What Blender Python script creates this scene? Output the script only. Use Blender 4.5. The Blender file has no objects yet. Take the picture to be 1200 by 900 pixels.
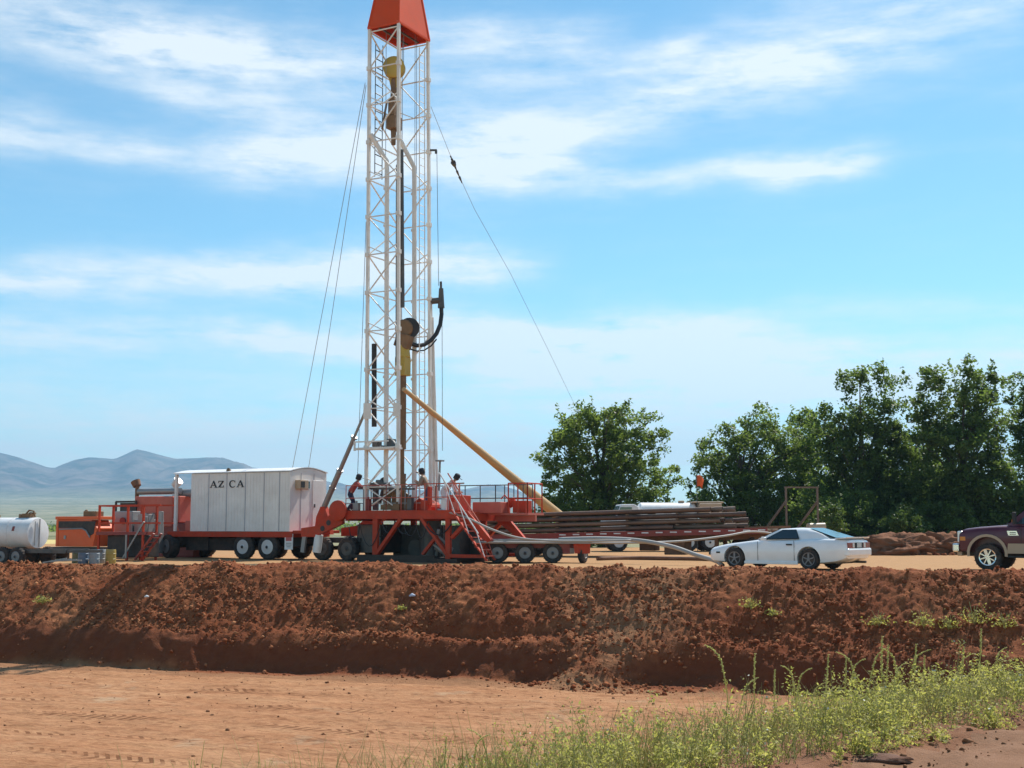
import bpy, bmesh, math, random
import numpy as np
from mathutils import Vector, Matrix, Euler

random.seed(7)
S = bpy.context.scene
COL = S.collection
R = math.radians
PI = math.pi

# ------------------------------------------------------------------ camera, sky, sun, exposure
HC = 1.38                     # camera height above the drill pad
PITCH = R(6.28)
cam_d = bpy.data.cameras.new("camera")
cam = bpy.data.objects.new("camera", cam_d)
COL.objects.link(cam)
cam.location = (0, 0, HC)
cam.rotation_euler = (R(90) + PITCH, 0, 0)
cam_d.sensor_width = 36
cam_d.lens = 45
cam_d.clip_start = 0.1
cam_d.clip_end = 60000
S.camera = cam

SUN_AZ = R(36)                # from +Y towards +X
SUN_EL = R(52)
W = bpy.data.worlds.new("World")
S.world = W
W.use_nodes = True
sun_d = bpy.data.lights.new("sun", 'SUN')
sun_d.energy = 4.2
sun_d.angle = R(0.5)
sun_d.color = (1.0, 0.95, 0.87)
sun = bpy.data.objects.new("sun", sun_d)
COL.objects.link(sun)
to_sun = Vector((math.sin(SUN_AZ) * math.cos(SUN_EL), math.cos(SUN_AZ) * math.cos(SUN_EL), math.sin(SUN_EL)))
sun.rotation_euler = to_sun.to_track_quat('Z', 'Y').to_euler()
sun.location = (30, 60, 80)

S.view_settings.view_transform = 'Standard'
S.view_settings.look = 'None'
S.view_settings.gamma = 1
S.view_settings.use_curve_mapping = False
S.view_settings.exposure = 0.6
S.cycles.max_bounces = 6
S.cycles.diffuse_bounces = 3
S.cycles.transparent_max_bounces = 8
S.cycles.volume_bounces = 0


class NT:
    """small helper around a node tree"""
    def __init__(self, tree):
        self.t = tree
        self.n = tree.nodes
        self.l = tree.links

    def new(self, typ, **kw):
        nd = self.n.new(typ)
        for k, v in kw.items():
            setattr(nd, k, v)
        return nd

    def link(self, a, b):
        self.l.new(a, b)

    def val(self, sock, v):
        if hasattr(v, 'is_output') or isinstance(v, bpy.types.NodeSocket):
            self.link(v, sock)
        else:
            sock.default_value = v

    def math(self, op, a, b=None, c=None, clamp=False):
        nd = self.new('ShaderNodeMath', operation=op, use_clamp=clamp)
        self.val(nd.inputs[0], a)
        if b is not None:
            self.val(nd.inputs[1], b)
        if c is not None:
            self.val(nd.inputs[2], c)
        return nd.outputs[0]

    def mix(self, fac, a, b, mode='MIX'):
        nd = self.new('ShaderNodeMix', data_type='RGBA', blend_type=mode)
        self.val(nd.inputs[0], fac)
        for s, v in ((nd.inputs[6], a), (nd.inputs[7], b)):
            if isinstance(v, (tuple, list)):
                v = (*v[:3], 1)
            self.val(s, v)
        return nd.outputs[2]

    def noise(self, vec, scale, detail=4, rough=0.55, out=0):
        nd = self.new('ShaderNodeTexNoise')
        if vec is not None:
            self.link(vec, nd.inputs['Vector'])
        nd.inputs['Scale'].default_value = scale
        nd.inputs['Detail'].default_value = detail
        nd.inputs['Roughness'].default_value = rough
        return nd.outputs[out]

    def ramp(self, fac, p0, p1, c0=(0, 0, 0), c1=(1, 1, 1)):
        nd = self.new('ShaderNodeValToRGB')
        self.link(fac, nd.inputs[0])
        e = nd.color_ramp.elements
        e[0].position, e[1].position = p0, p1
        e[0].color, e[1].color = (*c0, 1), (*c1, 1)
        return nd.outputs[0]

    def mapping(self, vec, scale=(1, 1, 1), rot=(0, 0, 0), loc=(0, 0, 0)):
        nd = self.new('ShaderNodeMapping')
        self.link(vec, nd.inputs[0])
        nd.inputs['Scale'].default_value = scale
        nd.inputs['Rotation'].default_value = rot
        nd.inputs['Location'].default_value = loc
        return nd.outputs[0]


def build_sky():
    t = NT(W.node_tree)
    t.n.clear()
    out = t.new('ShaderNodeOutputWorld')
    bg = t.new('ShaderNodeBackground')
    bg.inputs[1].default_value = 0.105
    t.link(bg.outputs[0], out.inputs[0])
    sky = t.new('ShaderNodeTexSky', sky_type='NISHITA')
    sky.sun_disc = False
    sky.sun_elevation = SUN_EL
    sky.sun_rotation = SUN_AZ
    sky.air_density = 1.0
    sky.dust_density = 0.3
    sky.ozone_density = 3.0
    sky.altitude = 1300
    geo = t.new('ShaderNodeTexCoord')
    d = geo.outputs['Generated']
    sep = t.new('ShaderNodeSeparateXYZ')
    t.link(d, sep.inputs[0])
    az = t.math('ARCTAN2', sep.outputs[0], sep.outputs[1])
    rxy = t.math('SQRT', t.math('ADD', t.math('MULTIPLY', sep.outputs[0], sep.outputs[0]),
                                t.math('MULTIPLY', sep.outputs[1], sep.outputs[1])))
    el = t.math('ARCTAN2', sep.outputs[2], rxy)
    uv = t.new('ShaderNodeCombineXYZ')
    t.link(az, uv.inputs[0])
    t.link(el, uv.inputs[1])
    # wandering edge of the bands
    wob = t.noise(t.mapping(uv.outputs[0], (5.0, 9, 1)), 1.0, 5, 0.6)
    wob = t.math('MULTIPLY', t.math('SUBTRACT', wob, 0.5), 0.055)
    el2 = t.math('ADD', el, wob)
    # cirrus bands: (az0, half length, el at az0, slope, half width, strength)
    bands = [(-0.33, 0.16, 0.362, -0.05, 0.026, 0.85), (-0.20, 0.16, 0.350, -0.06, 0.022, 0.95),
             (-0.18, 0.11, 0.312, -0.12, 0.012, 0.70), (-0.29, 0.20, 0.283, 0.02, 0.016, 0.80), (-0.15, 0.09, 0.282, 0.0, 0.022, 0.85),
             (-0.03, 0.08, 0.290, 0.05, 0.032, 1.05), (0.09, 0.17, 0.318, 0.24, 0.024, 0.85), (0.30, 0.20, 0.370, 0.22, 0.036, 0.85),
             (-0.01, 0.09, 0.373, -0.04, 0.016, 0.95), (0.06, 0.10, 0.350, 0.10, 0.010, 0.6),
             (0.17, 0.12, 0.268, 0.07, 0.010, 0.85), (0.235, 0.05, 0.272, 0.12, 0.013, 0.75), (0.02, 0.07, 0.272, 0.0, 0.012, 0.7),
             (-0.29, 0.20, 0.184, 0.06, 0.017, 1.25), (-0.12, 0.11, 0.193, 0.12, 0.017, 1.2), (-0.02, 0.05, 0.202, 0.05, 0.010, 0.8),
             (-0.25, 0.22, 0.140, 0.0, 0.012, 1.0), (-0.10, 0.12, 0.134, 0.0, 0.010, 0.6), (0.05, 0.14, 0.146, -0.02, 0.016, 2.3), (0.12, 0.15, 0.122, 0.03, 0.016, 1.4),
             (0.30, 0.20, 0.108, 0.05, 0.014, 0.9), (0.05, 0.75, 0.055, 0.0, 0.055, 1.5), (0.36, 0.16, 0.160, 0.03, 0.010, 0.45), (0.35, 0.10, 0.135, 0.1, 0.014, 0.45),
             (-0.9, 0.45, 0.25, 0.1, 0.05, 0.9), (0.95, 0.45, 0.30, -0.05, 0.06, 0.8),
             (2.4, 0.8, 0.5, 0.05, 0.10, 0.8), (-2.4, 0.8, 0.4, 0.05, 0.08, 0.8)]
    tot = None
    for a0, hl, e0, k, hw, st in bands:
        da = t.math('SUBTRACT', az, a0)
        x = t.math('DIVIDE', da, hl)
        cen = t.math('MULTIPLY_ADD', da, k, e0)
        y = t.math('DIVIDE', t.math('SUBTRACT', el2, cen), hw)
        r2 = t.math('ADD', t.math('POWER', t.math('ABSOLUTE', x), 4.0), t.math('MULTIPLY', y, y))
        g = t.math('MULTIPLY', t.math('EXPONENT', t.math('MULTIPLY', r2, -1.0)), st)
        tot = g if tot is None else t.math('ADD', tot, g)
    # streaky texture
    n1 = t.noise(t.mapping(uv.outputs[0], (9, 48, 1), (0, 0, R(-8))), 1.0, 8, 0.64)
    n2 = t.noise(t.mapping(uv.outputs[0], (26, 75, 1), (0, 0, R(14))), 1.0, 6, 0.65)
    tex = t.math('ADD', t.math('MULTIPLY', n1, 2.5), t.math('MULTIPLY', n2, 1.1))
    tex = t.math('MAXIMUM', t.math('SUBTRACT', tex, 1.08), 0.05)
    cl = t.math('MULTIPLY', tot, tex)
    thin = t.math('MULTIPLY', t.math('SUBTRACT', n1, 0.50, clamp=True), 0.35)
    cl = t.math('ADD', cl, thin)
    cl = t.math('MULTIPLY', cl, 0.70)
    cl = t.math('MINIMUM', t.math('MAXIMUM', cl, 0.0), 0.80)
    up = t.math('GREATER_THAN', el, -0.02)
    cl = t.math('MULTIPLY', cl, up)
    hs = t.new('ShaderNodeHueSaturation')
    hs.inputs['Saturation'].default_value = 1.08
    hs.inputs['Value'].default_value = 1.0
    t.link(sky.outputs[0], hs.inputs['Color'])
    white = (6.7, 6.95, 7.0)
    tint = t.mix(1.0, hs.outputs[0], (0.88, 1.15, 1.0), 'MULTIPLY')
    c = t.mix(cl, tint, white)
    t.link(c, bg.inputs[0])


build_sky()


# ------------------------------------------------------------------ helpers
def P(px, py, Y):
    """world point at depth Y on the sight line of a pixel of the 1200x900 photograph"""
    xc = (px - 600) / 1500.0
    zc = -(py - 450) / 1500.0
    dy = math.cos(PITCH) - zc * math.sin(PITCH)
    dz = math.sin(PITCH) + zc * math.cos(PITCH)
    k = Y / dy
    return Vector((xc * k, Y, HC + dz * k))


def lerp(a, b, f):
    return a + (b - a) * f


class MB:
    def __init__(self):
        self.v = []
        self.f = []
        self.mi = {}
        self.cur = 0

    def add(self, vs, fs, M=None):
        o = len(self.v)
        for v in vs:
            v = Vector(v)
            if M is not None:
                v = M @ v
            self.v.append(tuple(v))
        for f in fs:
            if self.cur:
                self.mi[len(self.f)] = self.cur
            self.f.append(tuple(i + o for i in f))
        return self

    def box(self, c, s, rz=0, M=None, rot=None):
        hx, hy, hz = s[0] / 2, s[1] / 2, s[2] / 2
        vs = [(-hx, -hy, -hz), (hx, -hy, -hz), (hx, hy, -hz), (-hx, hy, -hz),
              (-hx, -hy, hz), (hx, -hy, hz), (hx, hy, hz), (-hx, hy, hz)]
        fs = [(3, 2, 1, 0), (4, 5, 6, 7), (0, 1, 5, 4), (1, 2, 6, 5), (2, 3, 7, 6), (3, 0, 4, 7)]
        T = Matrix.Translation(c)
        if rot is not None:
            T = T @ Euler(rot).to_matrix().to_4x4()
        elif rz:
            T = T @ Matrix.Rotation(rz, 4, 'Z')
        if M is not None:
            T = M @ T
        return self.add(vs, fs, T)

    def _axes(self, p0, p1):
        d = (Vector(p1) - Vector(p0))
        L = d.length
        d.normalize()
        up = Vector((0, 0, 1)) if abs(d.z) < 0.95 else Vector((0, 1, 0))
        a = d.cross(up).normalized()
        b = a.cross(d).normalized()
        return d, a, b, L

    def bar(self, p0, p1, w, h=None):
        h = h or w
        d, a, b, L = self._axes(p0, p1)
        vs = []
        for p in (Vector(p0), Vector(p1)):
            for sa, sb in ((-1, -1), (1, -1), (1, 1), (-1, 1)):
                vs.append(p + a * sa * w / 2 + b * sb * h / 2)
        fs = [(0, 1, 2, 3), (7, 6, 5, 4)]
        for i in range(4):
            j = (i + 1) % 4
            fs.append((j, i, i + 4, j + 4))
        return self.add(vs, fs)

    def cyl(self, p0, p1, r0, r1=None, n=12):
        r1 = r0 if r1 is None else r1
        d, a, b, L = self._axes(p0, p1)
        vs = []
        for p, r in ((Vector(p0), r0), (Vector(p1), r1)):
            for i in range(n):
                t = 2 * PI * i / n
                vs.append(p + a * math.cos(t) * r + b * math.sin(t) * r)
        fs = [tuple(range(n)), tuple(range(2 * n - 1, n - 1, -1))]
        for i in range(n):
            j = (i + 1) % n
            fs.append((j, i, i + n, j + n))
        return self.add(vs, fs)

    def ring(self, p0, p1, ro, ri, n=14):
        """open tube with wall thickness"""
        d, a, b, L = self._axes(p0, p1)
        vs = []
        for p, r in ((Vector(p0), ro), (Vector(p1), ro), (Vector(p1), ri), (Vector(p0), ri)):
            for i in range(n):
                t = 2 * PI * i / n
                vs.append(p + a * math.cos(t) * r + b * math.sin(t) * r)
        fs = []
        for k in range(4):
            k2 = (k + 1) % 4
            for i in range(n):
                j = (i + 1) % n
                fs.append((k * n + j, k * n + i, k2 * n + i, k2 * n + j))
        return self.add(vs, fs)

    def tube(self, pts, r, n=8, rr=None):
        pts = [Vector(p) for p in pts]
        vs = []
        N = len(pts)
        prev = None
        for k, p in enumerate(pts):
            d = (pts[min(k + 1, N - 1)] - pts[max(k - 1, 0)]).normalized()
            if prev is None:
                up = Vector((0, 0, 1)) if abs(d.z) < 0.9 else Vector((0, 1, 0))
                a = d.cross(up).normalized()
            else:
                a = (prev - d * prev.dot(d)).normalized()
            prev = a
            b = d.cross(a).normalized()
            rad = rr[k] if rr else r
            for i in range(n):
                t = 2 * PI * i / n
                vs.append(p + a * math.cos(t) * rad + b * math.sin(t) * rad)
        fs = [tuple(range(n - 1, -1, -1)), tuple(range((N - 1) * n, N * n))]
        for k in range(N - 1):
            for i in range(n):
                j = (i + 1) % n
                fs.append((k * n + i, k * n + j, (k + 1) * n + j, (k + 1) * n + i))
        return self.add(vs, fs)

    def lathe(self, prof, p0, axis, n=20, cap=True):
        """prof: (r, h) pairs along axis from p0"""
        axis = Vector(axis).normalized()
        d, a, b, L = self._axes((0, 0, 0), axis)
        p0 = Vector(p0)
        vs = []
        for r, h in prof:
            for i in range(n):
                t = 2 * PI * i / n
                vs.append(p0 + d * h + a * math.cos(t) * r + b * math.sin(t) * r)
        fs = []
        for k in range(len(prof) - 1):
            for i in range(n):
                j = (i + 1) % n
                fs.append((k * n + j, k * n + i, (k + 1) * n + i, (k + 1) * n + j))
        if cap:
            fs.append(tuple(range(n)))
            m = (len(prof) - 1) * n
            fs.append(tuple(range(m + n - 1, m - 1, -1)))
        return self.add(vs, fs)

    def prism(self, out, y0, y1):
        """outline in (x,z), counter-clockwise seen from -y, extruded along y"""
        n = len(out)
        vs = [(x, y0, z) for x, z in out] + [(x, y1, z) for x, z in out]
        fs = [tuple(range(n)), tuple(range(2 * n - 1, n - 1, -1))]
        for i in range(n):
            j = (i + 1) % n
            fs.append((j, i, i + n, j + n))
        return self.add(vs, fs)

    def build(self, name, m, parent=None, smooth=False, bevel=0, label=None, recalc=False):
        me = bpy.data.meshes.new(name)
        me.from_pydata(self.v, [], self.f)
        if recalc:
            bm = bmesh.new()
            bm.from_mesh(me)
            bmesh.ops.recalc_face_normals(bm, faces=bm.faces)
            bm.to_mesh(me)
            bm.free()
        for q in (m if isinstance(m, (list, tuple)) else [m]):
            me.materials.append(q)
        for k, q in self.mi.items():
            me.polygons[k].material_index = q
        if smooth:
            me.shade_smooth()
            if smooth != 'all':
                try:
                    me.set_sharp_from_angle(angle=R(38))
                except Exception:
                    pass
        o = bpy.data.objects.new(name, me)
        COL.objects.link(o)
        if parent is not None:
            o.parent = parent
        if bevel:
            b = o.modifiers.new('bevel', 'BEVEL')
            b.width = bevel
            b.segments = 2
            b.limit_method = 'ANGLE'
        if label:
            o['label'] = label
        return o


def thing(name, label, cat, loc=(0, 0, 0), rz=0, group=None):
    o = bpy.data.objects.new(name, None)
    o.empty_display_size = 0.2
    COL.objects.link(o)
    o.location = loc
    o.rotation_euler = (0, 0, rz)
    return tag(o, label, cat, group)


def tag(o, label=None, cat=None, group=None, kind=None):
    if label:
        o['label'] = label
    if cat:
        o['category'] = cat
    if group:
        o['group'] = group
    if kind:
        o['kind'] = kind
    return o


def copy_tree(o, parent=None):
    c = o.copy()
    COL.objects.link(c)
    c.parent = parent
    for ch in list(o.children):
        copy_tree(ch, c)
    return c


MATS = {}


def mat(name, col, rough=0.6, metal=0.0, var=0.12, dirt=0.0, scale=2.0, bump=0.0, spec=0.5,
        dirtcol=(0.32, 0.17, 0.09), coat=0.0, trans=0.0):
    if name in MATS:
        return MATS[name]
    m = bpy.data.materials.new(name)
    m.use_nodes = True
    t = NT(m.node_tree)
    b = t.n['Principled BSDF']
    tc = t.new('ShaderNodeTexCoord').outputs['Object']
    n = t.noise(tc, scale, 6, 0.62)
    dark = tuple(c * (1 - var) for c in col)
    lite = tuple(min(1, c * (1 + var)) for c in col)
    c = t.mix(t.ramp(n, 0.3, 0.7), dark, lite)
    if dirt > 0:
        n2 = t.noise(tc, scale * 1.7 + 0.6, 8, 0.7)
        f = t.math('MULTIPLY', t.ramp(n2, 0.42, 0.75), dirt)
        c = t.mix(f, c, dirtcol)
    t.link(c, b.inputs['Base Color'])
    b.inputs['Roughness'].default_value = rough
    b.inputs['Metallic'].default_value = metal
    b.inputs['Specular IOR Level'].default_value = spec
    b.inputs['Coat Weight'].default_value = coat
    b.inputs['Coat Roughness'].default_value = 0.08
    if bump:
        bp = t.new('ShaderNodeBump')
        bp.inputs['Strength'].default_value = bump
        bp.inputs['Distance'].default_value = 0.02
        t.link(t.noise(tc, scale * 6, 6, 0.65), bp.inputs['Height'])
        t.link(bp.outputs[0], b.inputs['Normal'])
    MATS[name] = m
    return m


# paints and other plain materials
M_WHITE = mat('white_paint', (0.74, 0.74, 0.74), 0.5, var=0.05, dirt=0.25, scale=1.2)
M_MAST = mat('white_mast_paint', (0.80, 0.75, 0.69), 0.5, var=0.08, dirt=0.3, scale=1.0, dirtcol=(0.4, 0.3, 0.22))
M_HOUSE = mat('white_sheet_metal', (0.80, 0.75, 0.71), 0.55, var=0.06, dirt=0.22, scale=0.9, dirtcol=(0.45, 0.36, 0.3))
M_RED = mat('red_paint', (0.52, 0.052, 0.020), 0.6, spec=0.25, var=0.2, dirt=0.6, scale=1.8, dirtcol=(0.16, 0.07, 0.04))
M_CROWN = mat('orange_red_paint', (0.70, 0.072, 0.012), 0.65, spec=0.25, var=0.07, dirt=0.12, scale=0.8)
M_ORANGE = mat('orange_paint', (0.72, 0.11, 0.02), 0.45, var=0.08, dirt=0.2, scale=1.5)
M_FADED = mat('faded_red_paint', (0.55, 0.12, 0.08), 0.6, var=0.15, dirt=0.3, scale=2)
M_DKRED = mat('dark_red_paint', (0.24, 0.03, 0.025), 0.5, var=0.15, dirt=0.25, scale=1.6)
M_BLACK = mat('black_paint', (0.02, 0.02, 0.022), 0.55, var=0.2, dirt=0.15)
M_TYRE = mat('tyre_rubber', (0.025, 0.025, 0.026), 0.85, var=0.2, dirt=0.3, scale=3)
M_STEEL = mat('grey_steel', (0.30, 0.30, 0.30), 0.5, 0.5, var=0.15, dirt=0.3)
M_DKSTEEL = mat('dark_steel', (0.09, 0.09, 0.09), 0.5, 0.4, var=0.2, dirt=0.25)
M_RIM = mat('silver_rim', (0.62, 0.62, 0.62), 0.4, 0.3, var=0.08, dirt=0.25)
M_RIMDK = mat('grey_rim', (0.20, 0.20, 0.21), 0.45, 0.4, var=0.1, dirt=0.2)
M_RUST = mat('rusty_steel', (0.20, 0.095, 0.05), 0.8, 0.1, var=0.3, dirt=0.2, scale=2.5)
M_PIPE = mat('brown_pipe_steel', (0.16, 0.095, 0.065), 0.55, 0.25, var=0.3, dirt=0.3, scale=1.1)
M_TAN = mat('tan_boom_paint', (0.52, 0.33, 0.15), 0.55, var=0.08, dirt=0.25, scale=0.8)
M_YELLOW = mat('yellow_paint', (0.50, 0.34, 0.05), 0.5, var=0.15, dirt=0.35)
M_BROWNM = mat('brown_machine', (0.20, 0.11, 0.05), 0.55, 0.2, var=0.25, dirt=0.3)
M_HOSE = mat('black_rubber_hose', (0.022, 0.022, 0.024), 0.6, var=0.2)
M_GHOSE = mat('pale_grey_hose', (0.36, 0.34, 0.32), 0.6, var=0.1, dirt=0.25)
M_CABLE = mat('steel_cable', (0.26, 0.29, 0.33), 0.5, 0.3, var=0.1)
M_GLASS = mat('dark_glass', (0.02, 0.035, 0.045), 0.06, 0.0, var=0.1, spec=0.9)
M_TANK = mat('white_tank_paint', (0.78, 0.77, 0.76), 0.42, var=0.04, dirt=0.22, scale=1.5)
M_WOOD = mat('weathered_wood', (0.22, 0.16, 0.11), 0.85, var=0.3, dirt=0.2, scale=3)
M_INK = mat('black_lettering', (0.015, 0.015, 0.02), 0.6, var=0.05)
M_CARW = mat('white_car_paint', (0.90, 0.89, 0.89), 0.28, var=0.02, dirt=0.10, scale=1.2, coat=0.5)
M_MAROON = mat('maroon_metallic_paint', (0.085, 0.008, 0.020), 0.35, 0.0, var=0.08, dirt=0.04, scale=1.3, coat=0.25, dirtcol=(0.2, 0.09, 0.05))
M_BEIGE = mat('beige_trim_paint', (0.46, 0.33, 0.22), 0.45, var=0.06, dirt=0.25)
M_CHROME = mat('chrome', (0.75, 0.75, 0.75), 0.18, 0.9, var=0.04, dirt=0.08)
M_TRIM = mat('black_plastic_trim', (0.02, 0.02, 0.02), 0.6, var=0.1)
M_LAMP = mat('clear_headlamp', (0.75, 0.77, 0.78), 0.15, 0.2, var=0.05, spec=0.8)
M_TAIL = mat('red_tail_lamp', (0.24, 0.02, 0.02), 0.2, var=0.1, spec=0.8)
M_AMBER = mat('amber_lens', (0.65, 0.22, 0.03), 0.25, var=0.05)
M_SKIN = mat('skin', (0.42, 0.24, 0.16), 0.6, var=0.08)
M_HAIR = mat('dark_hair', (0.02, 0.015, 0.012), 0.7, var=0.2)


# ------------------------------------------------------------------ numpy terrain
def _hash(i, j, seed):
    n = (i * 374761393 + j * 668265263 + seed * 1442695041) & 0xFFFFFFFF
    n = ((n ^ (n >> 13)) * 1274126177) & 0xFFFFFFFF
    return ((n ^ (n >> 16)) & 0xFFFF) / 65535.0


def vnoise(x, y, seed=0):
    xi = np.floor(x).astype(np.int64)
    yi = np.floor(y).astype(np.int64)
    fx, fy = x - xi, y - yi
    fx = fx * fx * fx * (fx * (fx * 6 - 15) + 10)
    fy = fy * fy * fy * (fy * (fy * 6 - 15) + 10)
    a, b = _hash(xi, yi, seed), _hash(xi + 1, yi, seed)
    c, d = _hash(xi, yi + 1, seed), _hash(xi + 1, yi + 1, seed)
    return (a + (b - a) * fx) * (1 - fy) + (c + (d - c) * fx) * fy


def fbm(x, y, oct=4, seed=0, gain=0.5, lac=2.03):
    s = np.zeros_like(x)
    amp, tot = 1.0, 0.0
    for k in range(oct):
        s += amp * vnoise(x, y, seed + k * 17)
        tot += amp
        amp *= gain
        x, y = x * lac + 3.1, y * lac + 7.7
    return s / tot - 0.5


def np_mesh(name, V, F, m, smooth=False, parent=None):
    """V (n,3), F (m,k) arrays"""
    me = bpy.data.meshes.new(name)
    k = F.shape[1]
    me.vertices.add(len(V))
    me.vertices.foreach_set('co', np.ascontiguousarray(V, dtype=np.float32).ravel())
    me.loops.add(F.size)
    me.loops.foreach_set('vertex_index', np.ascontiguousarray(F, dtype=np.int32).ravel())
    me.polygons.add(len(F))
    me.polygons.foreach_set('loop_start', np.arange(0, F.size, k, dtype=np.int32))
    me.polygons.foreach_set('loop_total', np.full(len(F), k, dtype=np.int32))
    me.update(calc_edges=True)
    me.validate()
    if m is not None:
        me.materials.append(m)
    if smooth:
        me.shade_smooth()
    o = bpy.data.objects.new(name, me)
    COL.objects.link(o)
    if parent is not None:
        o.parent = parent
    return o


BU = np.array([0.945, -0.327])       # along the bank, to the right and nearer
BN = np.array([0.327, 0.945])        # across the bank, towards the drill pad
BC = 31.9
PIT = -2.7
RU = np.array([0.726, 0.688])        # along the near road's edge
RN = np.array([-0.688, 0.726])
RP = np.array([1.90, 8.60])


def bank_coords(x, y):
    return x * BU[0] + y * BU[1], x * BN[0] + y * BN[1] - BC


def fan_weight(t, s):
    c = -8.9 + 0.28 * s + 0.25 * np.sin(s * 2.0)
    w = 0.85 + 0.42 * np.maximum(s, 0)
    return np.exp(-(np.abs(t - c) / w) ** 3.0)


def terrain(x, y):
    t, s = bank_coords(x, y)
    wob = 0.9 * fbm(t * 0.22, t * 0 + 3.0, 3, 5) + 0.25 * fbm(t * 1.3, s * 0.6, 3, 9)
    s0 = s + wob
    fan = fan_weight(t, s)
    z = np.interp(s0, [-0.03, 0.16, 0.42, 0.66, 0.92, 1.15, 1.5, 2.3, 3.05, 3.5, 4.3, 5.6],
                  [-2.70, -2.45, -2.00, -1.72, -1.56, -1.42, -1.12, -0.42, 0.10, 0.18, 0.10, 0.0])
    zf = np.interp(s, [-0.9, -0.5, 0.6, 3.0, 3.5, 4.3, 5.6], [-2.70, -2.52, -1.75, 0.06, 0.14, 0.08, 0.0])
    z = z * (1 - fan) + zf * fan
    # soil that has sloughed down against the cut here and there
    talus = np.clip(2.6 * fbm(t * 0.33, t * 0 + 9.0, 4, 58) + 0.1, 0, 1) * 0.75 * np.clip((t + 20) / 4, 0, 1)
    zt_ = np.interp(s0, [-0.75, -0.4, 0.2, 0.9, 1.2], [-2.72, -2.60, -2.28, -1.62, -1.45])
    z = np.where(s0 < 1.2, np.maximum(z, z * (1 - talus) + zt_ * talus), z)
    # rubble
    up = np.clip((s0 - 0.45) / 0.35, 0, 1) * np.clip((4.9 - s0) / 1.2, 0, 1)
    cut = np.clip((s0 + 0.1) / 0.15, 0, 1) * np.clip((0.65 - s0) / 0.2, 0, 1)
    up = np.maximum(up, fan * np.clip((s + 1.0) / 0.5, 0, 1) * np.clip((4.9 - s) / 1.2, 0, 1) * 0.75)
    rub = fbm(t * 1.3, s * 1.6, 6, 21, 0.66) * 0.36 + (np.abs(fbm(t * 5.5, s * 5.5, 3, 33, 0.65)) - 0.12) * 0.30
    z = z + up * rub + cut * fbm(t * 2.2, s * 3.0, 5, 41, 0.6) * 0.30
    crest = np.exp(-((s0 - 3.5) / 0.8) ** 2)
    z = z + crest * (fbm(t * 0.35, s * 0.1, 4, 55, 0.6) * 0.34 - 0.10 * np.clip((-t - 22) / 2.5, 0, 1))
    # a second ledge of clods in the middle of the bank
    mid = np.exp(-((t + 13) / 4.0) ** 2)
    z = z - mid * 0.30 * np.exp(-((s0 - 1.1) / 0.22) ** 2) * (0.6 + fbm(t * 1.5, s, 3, 61))
    # pit floor unevenness and ruts left by machines
    fl = np.clip(-s / 0.8, 0, 1)
    curve = s + 0.012 * (t + 12) ** 2 * 0.3
    rut = np.sin(curve * 5.2 + 2.2 * fbm(t * 0.08, s * 0.3, 2, 71)) * 0.020 * (0.3 + 1.6 * np.clip(fbm(t * 0.12, s * 0.35, 2, 72) + 0.3, 0, 1))
    z = z + fl * (fbm(t * 0.25, s * 0.5, 4, 73) * 0.16 + rut + fbm(t * 1.6, s * 3.5, 4, 74) * 0.065)
    pad = np.clip((s - 5.0) / 0.8, 0, 1)
    z = z + pad * fbm(t * 0.3, s * 0.5, 3, 75) * 0.06
    # near side: road, verge and slope down to the pit
    q = (x - RP[0]) * RN[0] + (y - RP[1]) * RN[1]
    r = (x - RP[0]) * RU[0] + (y - RP[1]) * RU[1]
    qw = q + 0.5 * fbm(r * 0.8, q * 0.2, 3, 81)
    zn = np.interp(qw, [-60, -0.5, -0.1, 0.25, 0.8, 2.2, 4.5, 9.5], [-0.22, -0.22, -0.21, -0.19, -0.27, -0.62, -1.4, -2.9])
    zn = zn + np.clip((q + 1.5) / 1.2, 0, 1) * np.clip((9 - q) / 3, 0, 1) * fbm(x * 2.2, y * 2.2, 4, 83) * 0.16
    zn = zn + fbm(x * 5, y * 5, 3, 85) * 0.025
    return np.maximum(z, zn)


def dirt_mat(name, dark, mid, lite, bump=0.5, scale=3.0, streak=None, patch=None, fine=18):
    m = bpy.data.materials.new(name)
    m.use_nodes = True
    t = NT(m.node_tree)
    b = t.n['Principled BSDF']
    b.inputs['Roughness'].default_value = 0.95
    b.inputs['Specular IOR Level'].default_value = 0.15
    tc = t.new('ShaderNodeTexCoord').outputs['Object']
    n1 = t.noise(tc, scale * 0.16, 5, 0.6)
    n2 = t.noise(tc, scale, 7, 0.68)
    n3 = t.noise(tc, fine, 5, 0.7)
    c = t.mix(t.ramp(n2, 0.32, 0.68), dark, lite)
    c = t.mix(t.ramp(n1, 0.35, 0.65), c, mid) if streak is None else c
    if streak is not None:
        sv = t.mapping(t.mapping(tc, rot=(0, 0, R(19))), (0.20, 0.9, 1))
        sn = t.noise(sv, 1.4, 6, 0.62)
        c = t.mix(t.math('MULTIPLY', t.ramp(sn, 0.40, 0.66), 0.55), c, streak)
        sn2 = t.noise(t.mapping(t.mapping(tc, rot=(0, 0, R(14))), (0.5, 2.6, 1)), 1.6, 8, 0.72)
        c = t.mix(t.math('MULTIPLY', t.ramp(sn2, 0.52, 0.70), 0.55), c, dark)
        c = t.mix(t.math('MULTIPLY', t.ramp(n1, 0.45, 0.7), 0.5), c, mid)
    c = t.mix(t.math('MULTIPLY', t.ramp(n3, 0.35, 0.75), 0.35), c, tuple(k * 0.62 for k in mid))
    if patch is not None:
        n4 = t.noise(tc, 0.35, 5, 0.7)
        c = t.mix(t.math('MULTIPLY', t.ramp(n4, 0.60, 0.70), 0.7), c, patch)
    return m, t, b, tc, c


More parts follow.
